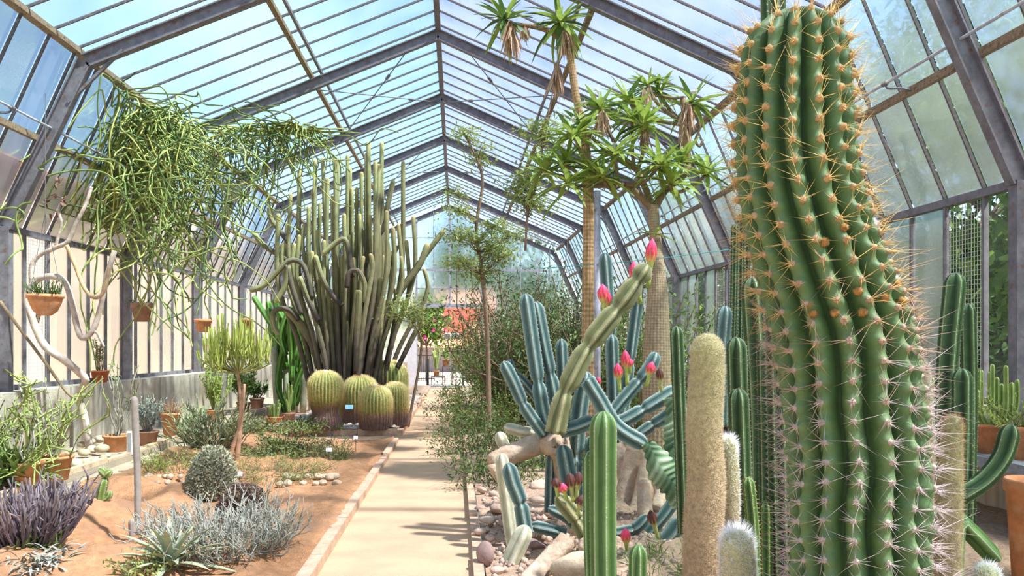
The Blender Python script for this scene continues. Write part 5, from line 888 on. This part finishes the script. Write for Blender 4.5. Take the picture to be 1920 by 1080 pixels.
t, c, s, r_ = ledge_pot('potted_shrub', 'terracotta pot with thin bare grey stems at the left ledge edge', 94, 903, 58, 44, 181); sticks(t, c, r_, 6, .75, .007, 'greystem', .45, 30, 'fern', .05)
t, c, s, r_ = ledge_pot('potted_shrub', 'terracotta pot with a curved white stem behind the aloe', 44, 918, 52, 48, 182); sticks(t, c, r_, 5, .7, .009, 'greystem', .6, 60, 'fern', .06, wig=.4)
t, c, s, r_ = ledge_pot('potted_shrub', 'terracotta pot with tall thin stems leaning left on the ledge', 213, 848, 46, 30, 183); sticks(t, c, r_, 9, .95, .011, 'greystem', .4, 60, 'fine', .06)
t, c, s, r_ = ledge_pot('potted_shrub', 'brown pot with a bushy blue-grey plant beside the white board', 272, 836, 38, 26, 184, 'terrab'); sticks(t, c, r_, 50, .5, .006, 'greystem', .55, 1200, 'greyleaf', .04)
t, c, s, r_ = ledge_pot('potted_shrub', 'terracotta pot overgrown with dry reddish twigs', 317, 820, 34, 44, 185); sticks(t, c, r_, 90, .3, .004, 'ptrunk', 1.4, 0)
t, c, s, r_ = ledge_pot('potted_shrub', 'ringed terracotta pot with yellow-green leafy stems by the concrete wall', 400, 787, 30, 18, 186); sticks(t, c, r_, 26, .75, .010, 'pencil', .35, 500, 'fern', .08)
t, c, s, r_ = ledge_pot('potted_shrub', 'brown pot with bright green leaves behind the pencil tree trunk', 455, 775, 26, 20, 187, 'terrab'); sticks(t, c, r_, 30, .7, .006, 'twig', .5, 900, 'fine', .09)
t, c, s, r_ = ledge_pot('potted_shrub', 'brown pot with a dark leafy plant on the far ledge', 480, 767, 26, 20, 188, 'terrab'); sticks(t, c, r_, 30, .4, .006, 'twig', .7, 700, 'fined', .09)
t, c, s, r_ = ledge_pot('potted_cactus', 'wide terracotta pot of pale green stubby cactus stems near the tall barrel', 512, 802, 34, 20, 189, base=.05)
for i in range(9):
    a = i * 2.4; e = c + [math.cos(a) * .10, math.sin(a) * .10, r_.uniform(.2, .36)]; stem_part(t, 'stem', [c + [math.cos(a) * .05, math.sin(a) * .05, -.02], e], .028, 6, M['euph'], r_, None, amp=.25, per=5, m=8, dome=5)
t, c, s, r_ = ledge_pot('potted_cactus', 'tall brown upturned-cone pot of spiky green stems beside the wide pot', 540, 801, 22, 26, 190, 'terrab', .05, .95)
for i in range(8):
    a = i * 2.4; e = c + [math.cos(a) * .07, math.sin(a) * .07, r_.uniform(.25, .6)]; stem_part(t, 'stem', [c, e], .022, 5, M['euph'], r_, None, amp=.35, per=5, m=8, dome=5)
p = at(200, 713, 11.4); t = thing('potted_shrub', 'red plastic pot with thin stems standing on top of the concrete wall', 'potted plant', (XL + .19, 11.4, wtop(11.4) + .0)); pot(t, t.location, .12, .17, mat('red_plastic', (.50, .12, .05), .5, 10, .15)); sticks(t, np.array(t.location) + [0, 0, .16], np.random.default_rng(191), 12, .5, .008, 'twig', .15, 130, 'fine', .05)
def floor_leaves(name, label, base, n, L, Wd, mm, seed, cat, lo=.0, hi=1.3, droop=.25, fold=.2, spread=.03, indiv=False):
    rng = np.random.default_rng(seed); base = np.asarray(base, float); t = thing(name, label, cat, base); mb = MB(); a = np.arange(n) * 2.39996; e = lo + (hi - lo) * (np.arange(n) / n) ** .9; D = np.stack([np.cos(a) * np.cos(e), np.sin(a) * np.cos(e), np.sin(e)], 1)
    if indiv:
        for i in range(n): mb = MB(); leaves(mb, base + [0, 0, .02], D[i:i + 1], L * rng.uniform(.75, 1.1), Wd, droop, 6, fold=fold); mb.obj('leaf', M[mm], t)
    else: leaves(mb, base + rng.normal(0, spread, (n, 3)) * [1, 1, .2], D, L * rng.uniform(.6, 1.1, n), Wd, droop, 5, fold=fold); mb.obj('leaves', M[mm], t, 'stuff')
    return t
floor_leaves('aloe_plant', 'dense dark green aloe leaves at the left edge of the ledge', G(22, 912, .22) + [0, 0, .1], 90, .55, .045, 'aloe', 192, 'aloe', .1, 1.4, .3, spread=.14)
# yellow-green pencil bush at the left edge
p0 = np.array([-4.3, 7.8, .22 + zg(7.8)]); r_ = np.random.default_rng(193); t = thing('pencil_bush', 'sprawling yellow-green pencil bush at the left edge above the aloe', 'shrub', p0); P = clump(r_, 60, 1.0, .75, .12, 9, -.2, .5, .1) + p0; P[..., 0] = np.maximum(P[..., 0], XL + .55); mb = MB(); tubes(mb, P, np.linspace(.012, .007, 9), 5); B, D = along(P, r_, 260, .4, 1.); Q = np.stack([B, B + D * .06 + rdir(r_, 260) * .07, B + D * .14 + rdir(r_, 260) * .12], 1); Q[..., 0] = np.maximum(Q[..., 0], XL + .4); tubes(mb, Q, .007, 4, np.full((260, 1), .7)); M['pencil2'] = mat('olive_pencil_stem', [(0, (.20, .17, .09)), (.4, (.20, .23, .06)), (1, (.34, .38, .11))], .65, 8, .25); mb.obj('stems', M['pencil2'], t, 'stuff')
# ---- stone heap on the ledge
M['cobble'] = mat('rounded_tan_cobble', [(0, (.38, .30, .20)), (1, (.58, .48, .34))], .85, 8, .2, .2); rng = np.random.default_rng(201); k = 0
for px, py, w, h, dz in ((133, 880, 24, 18, 0), (152, 878, 22, 18, 0), (170, 872, 18, 12, 0), (186, 866, 16, 12, 0), (196, 860, 14, 9, 0), (146, 862, 22, 14, .05), (162, 856, 20, 16, .05), (178, 858, 26, 16, .08), (140, 850, 20, 12, .1), (154, 846, 22, 12, .12), (171, 844, 28, 15, .14), (188, 848, 16, 12, .1), (200, 846, 13, 11, .06), (150, 834, 20, 12, .14), (165, 832, 24, 12, .16), (122, 868, 18, 14, 0), (192, 838, 16, 10, .1), (124, 856, 16, 12, .04)):
    k += 1; p = G(px, py, .22); s = mpp(p[1]); mb = MB(); p[1] += .1 + dz; rock(mb, p + [0, 0, h * s * .4 + dz * .5], (w * s / 2, w * s * .42, h * s / 2), rng, 2, .10, rng.uniform(0, 1)); tag(mb.obj('cobble', M['cobble']), '%s rounded tan cobble, counted from the front, heaped under the woody climber' % ORD[k - 1], 'stone', 'cobbles in the heap on the ledge')
# ---- plants of the orange bed
def soilz(p): return hleft(np.float64(p[0]), np.float64(p[1])) + zg(p[1])
def GB(px, py):
    p = G(px, py, .08)
    for _ in range(3): p = G(px, py, float(hleft(np.float64(p[0]), 0.)) + .01)
    return p
M['greygreen'] = mat('grey_green_stem', [(0, (.16, .16, .09)), (1, (.30, .33, .17))], .75, 8, .3); M['silver'] = mat('silver_stem', [(0, (.24, .235, .18)), (1, (.42, .43, .345))], .75, 8, .25); M['purple'] = mat('purple_grey_stem', [(0, (.10, .075, .085)), (.7, (.20, .15, .165)), (1, (.32, .27, .26))], .7, 8, .3); M['dome'] = mat('grey_dome_leaf', [(0, (.28, .28, .17)), (1, (.54, .54, .37))], .75, 8, .2); M['brown'] = mat('brown_twig_ball', [(0, (.17, .12, .09)), (1, (.32, .23, .16))], .9, 8, .3); M['juniper'] = mat('mat_green', [(0, (.09, .13, .04)), (1, (.24, .28, .09))], .75, 6, .3)
def stemmy(name, label, base, n, L, spread, r, mm, seed, curl=.3, base_r=.08, wig=.3, droop=0., cat='shrub', branch=0, bl=.12):
    rng = np.random.default_rng(seed); base = np.asarray(base); t = thing(name, label, cat, base); P = clump(rng, n, L, spread, base_r, 8, curl, wig, droop) + base; P[..., 2] = np.maximum(P[..., 2], base[2] + .006); mb = MB(); tubes(mb, P, np.linspace(r, r * .75, 8), 5)
    if branch: B, D = along(P, rng, branch, .3, 1.); E = B + (D + rdir(rng, branch, .5) * .7) * bl * rng.uniform(.5, 1.2, (branch, 1)); tubes(mb, np.stack([B, (B + E) / 2 + rng.normal(0, bl * .08, B.shape), E], 1), np.linspace(r * .8, r * .55, 3), 5, np.linspace(.5, 1, 3)[None].repeat(branch, 0))
    mb.obj('stems', M[mm], t, 'stuff'); return t
stemmy('twiggy_shrub', 'wide grey-green twiggy shrub at the back of the orange bed', GB(400, 842), 110, .62, 1.25, .010, 'greygreen', 211, .45, .15, .4, branch=420, bl=.12)
def domeplant(name, label, base, w, h, mm, seed, n=5200, ls=.035):
    rng = np.random.default_rng(seed); base = np.asarray(base); t = thing(name, label, 'shrub', base); d = rdir(rng, n, .35); d[:, 2] = np.abs(d[:, 2]) ; q = d * np.array([w, w, h]) * (1 + .04 * np.sin(d[:, :1] * 9 + d[:, 2:] * 11)) * rng.uniform(.9, 1.02, (n, 1)); mb = MB(); leaves(mb, base + q, d + rng.normal(0, .6, (n, 3)), ls * rng.uniform(.6, 1.2, n), ls * .45, .05, 2, a=rng.uniform(0, 1, n), roll=rng.uniform(-1.5, 1.5, n)); mb.obj('foliage', M[mm], t, 'stuff')
    v, f = ICO[3]; vv = v * np.array([w * .9, w * .9, h * .9]); vv[:, 2] = np.maximum(vv[:, 2], 0); mb = MB(); mb.add(base + vv, None, f, .0); mb.obj('core', M['brown'], t); return t
p = GB(398, 928); domeplant('dome_shrub', 'dense grey-green dome-shaped shrub in the middle of the orange bed', p, 44 * mpp(p[1]), 88 * mpp(p[1]), 'dome', 212)
p = GB(455, 972); domeplant('twig_ball', 'round brown twiggy cushion in front of the grey dome', p, 46 * mpp(p[1]), 62 * mpp(p[1]), 'brown', 213, 6000, .03)
stemmy('silver_bush', 'sprawling silver-grey stick bush in the left foreground', GB(415, 1030), 320, .30, 1.42, .0045, 'silver', 214, .75, .42, .5, branch=1400, bl=.085)
stemmy('purple_bush', 'upright purple-grey succulent bush at the left edge', GB(52, 1022), 230, .46, .95, .0085, 'purple', 215, .5, .22, .15, branch=200, bl=.12)
floor_leaves('white_leaf_plant', 'low plant with curling whitish leaves in the bottom left corner', GB(85, 1062), 150, .26, .018, 'silver', 216, 'succulent', .1, 1.1, .5, spread=.10); floor_leaves('grass_tuft', 'green grassy tuft behind the whitish curling leaves', GB(70, 1030), 90, .26, .012, 'fine', 217, 'grass', .4, 1.4, .3, spread=.09)
M['agave'] = mat('grey_green_agave', [(0, (.24, .29, .18)), (.8, (.36, .40, .24)), (1, (.50, .42, .22))], .55, 8, .25)
floor_leaves('agave_rosette', 'spiky agave rosette with arching grey-green leaves at the bottom edge', GB(320, 1066), 30, .46, .05, 'agave', 218, 'agave', .05, 1.2, .22, .28, indiv=True)
t = thing('grey_stake', 'slender pale grey columnar stem standing in the orange bed', 'cactus', GB(258, 990)); P = pl([(258, 995), (258, 900), (255, 820), (252, 743)], GB(258, 990)[1]); P[0][2] = t.location[2] - .05; mb = MB(); cactus(mb, P, 6.5 * mpp(P[0][1]), 8, .08, m=30, per=3); mb.obj('stem', M['greystem'], t); mb = MB(); V, Q, s = cactus(mb, P + [-.02, -.03, 0], 5 * mpp(P[0][1]), 8, .1) if False else cactus(mb, [P[0] + [-.03, -.03, 0], P[0] + [-.03, -.03, .13]], .03, 8, .1); mb.obj('young_stem', M['greystem'], t)
t = thing('small_cactus', 'small knobbly pale green cactus with a crested top in the orange bed', 'cactus', GB(190, 962)); r_ = np.random.default_rng(220); y_ = t.location[1]
for pts, hw in (([(190, 966), (188, 940), (192, 915), (197, 895)], 9), ([(198, 890), (190, 882), (185, 880)], 8), ([(198, 892), (205, 885), (210, 882)], 8), ([(190, 940), (203, 932), (207, 920)], 6)): stem_part(t, 'stem', pl(pts, y_), hw * mpp(y_), 6, M['euph'], r_, (.02, 5, .015, .0009, 'spine_w'), amp=.25, per=5, m=10)
for i, (px, py, w, L, sd, mm) in enumerate(((520, 850, 0, .75, 221, 'juniper'), (470, 812, 0, .7, 222, 'juniper'), (575, 805, 0, .6, 223, 'juniper'))):
    shrub('mat_shrub', ('spreading dark green mat shrub in the middle of the orange bed', 'low green mat shrub by the pencil tree', 'low green mat shrub next to the cross path kerb')[i], GB(px, py), L, 1.52, sd, 'juniper', 60, 2600, .06, .3, .006, base_r=.1, scat=.03, wig=.3, curl=.05, flat=.4)
shrub('herb_mat', 'feathery bluish green herb mat in the orange bed', GB(505, 893), .5, 1.5, 225, 'fine', 110, 2200, .05, .12, .003, base_r=.45, scat=.03, wig=.4, flat=.45); shrub('herb_mat', 'yellow-green low herb left of the grey dome shrub', GB(330, 884), .3, 1.3, 226, 'fern', 60, 900, .05, .25, .003, base_r=.25, scat=.03); shrub('herb_mat', 'small grassy herb with a white label near the bed corner', GB(625, 868), .36, 1.0, 227, 'fined', 50, 700, .07, .12, .004, base_r=.1, scat=.02); shrub('herb_mat', 'small yellow flowering herb at the bottom edge', GB(270, 1078), .16, 1.2, 228, 'fern', 30, 300, .03, .5, .003, base_r=.08, scat=.02)
for i, (x0, y0, x1, n, w) in enumerate(((522, 912, 632, 16, 22), (236, 910, 350, 14, 16))):
    for k in range(n):
        px = x0 + (x1 - x0) * k / (n - 1) + rng.normal(0, 3); py = y0 - abs(math.sin(k * 2.1)) * 14; p = GB(px, py); s = mpp(p[1]); ww = w * rng.uniform(.6, 1.1); mb = MB(); rock(mb, p + [0, .05, ww * s * .2], (ww * s / 2, ww * s * .45, ww * s * .34), rng, 2, .2, rng.uniform(0, 1), True); tag(mb.obj('rock', M['stonel'] if i == 0 else M['cobble']), ('%s pale limestone rock from the left in the ring on the orange bed', '%s tan rock from the left in the row by the narrow path')[i] % ORD[k], 'rock', ('pale rock ring', 'tan rock row')[i])
for px, py in ((800, 765), (640, 790), (590, 800), (655, 800)): pass
# ---- plant labels
M['lblack'] = mat('dark_label', (.03, .03, .05), .4); M['lwhite'] = mat('white_label', (.78, .82, .88), .4); M['lblue'] = mat('pale_blue_label', (.30, .62, .80), .4)
for px, py, w, h, base, mm, lab in ((165, 940, 18, 7, 975, 'lblack', 'dark plant label beside the small knobbly cactus'), (655, 763, 14, 8, 800, 'lblue', 'pale blue plant label in front of the golden barrels'), (621, 815, 9, 5, 838, 'lblack', 'tiny dark plant label before the tall barrel'), (617, 843, 11, 7, 866, 'lwhite', 'white plant label in the grassy herb'), (449, 888, 11, 8, 905, 'lwhite', 'white plant label right of the grey dome shrub'), (667, 820, 8, 6, 842, 'lwhite', 'white plant label at the corner of the orange bed'), (221, 796, 10, 8, 835, 'lblue', 'pale blue label in the pot of leaning stems'), (407, 977, 6, 12, 1000, 'lwhite', 'narrow white label inside the silver bush')):
    p = G(px, base, .1 if base > 810 or base == 800 else .3); Y = p[1]; a = at(px, py, Y); s = mpp(Y); t = thing('plant_label', lab, 'label', p, 'plant labels'); mb = MB(); tube(mb, [p - [0, 0, .04], a], .004, 5); mb.obj('stake', M['iron'], t); mb = MB(); bar(mb, a + [-w * s / 2, -.01, 0], a + [w * s / 2, -.01, 0], .006, h * s, (0, .35, 1)); mb.obj('plate', M[mm], t, smooth=False)
p = G(243, 852, .22); t = thing('notice_board', 'narrow white framed board leaning on the ledge between pots', 'sign', p); s = mpp(p[1]); mb = MB(); box(mb, p + [-5 * s, 0, 0], p + [5 * s, .03, 42 * s]); mb.obj('frame', M['trim'], t, smooth=False); mb = MB(); box(mb, p + [-3 * s, -.005, 3 * s], p + [3 * s, 0, 39 * s]); mb.obj('panel', M['greywall'], t, smooth=False)
# ---- outdoor staging with pots
stg = thing('plant_staging', 'low metal staging outside the doorway carrying potted cacti', 'stand', at(840, 720, YB + 1.9) * [1, 1, 0] + [0, 0, zb]); Ys = YB + 1.9
for x0, x1, z in ((808, 835, .35), (829, 848, .75), (848, 868, .75)):
    a, b = at(x0, 700, Ys)[0], at(x1, 700, Ys)[0]; mb = MB(); box(mb, (a, Ys - .2, zb + z - .03), (b, Ys + .2, zb + z)); mb.obj('shelf', M['bar'], stg, smooth=False)
    for x in (a + .02, b - .02): mb = MB(); bar(mb, (x, Ys, zb), (x, Ys, zb + z - .03), .03, .03, (0, 1, 0)); mb.obj('leg', M['bar'], stg, smooth=False)
rng = np.random.default_rng(231)
for i, (px, z, w, lab) in enumerate(((818, .35, 12, 'lower potted cactus on the outdoor staging'), (836, .75, 14, 'upper left potted cactus on the outdoor staging'), (855, .75, 14, 'upper right potted cactus with pale spines on the outdoor staging'))):
    p = np.array([at(px, 700, Ys)[0], Ys, zb + z]); t = thing('potted_cactus', lab, 'potted plant', p, 'pots on the outdoor staging'); pot(t, p, w * mpp(Ys) / 2, w * mpp(Ys) * .85)
    for k in range(9): a = k * 2.4; c = p + [0, 0, w * mpp(Ys) * .75]; stem_part(t, 'stem', [c, c + [math.cos(a) * .14, math.sin(a) * .14, rng.uniform(.25, .7) + .3 * (i == 0)]], .035, 6, M['euph'], rng, None, amp=.25, per=4, m=6, dome=4)
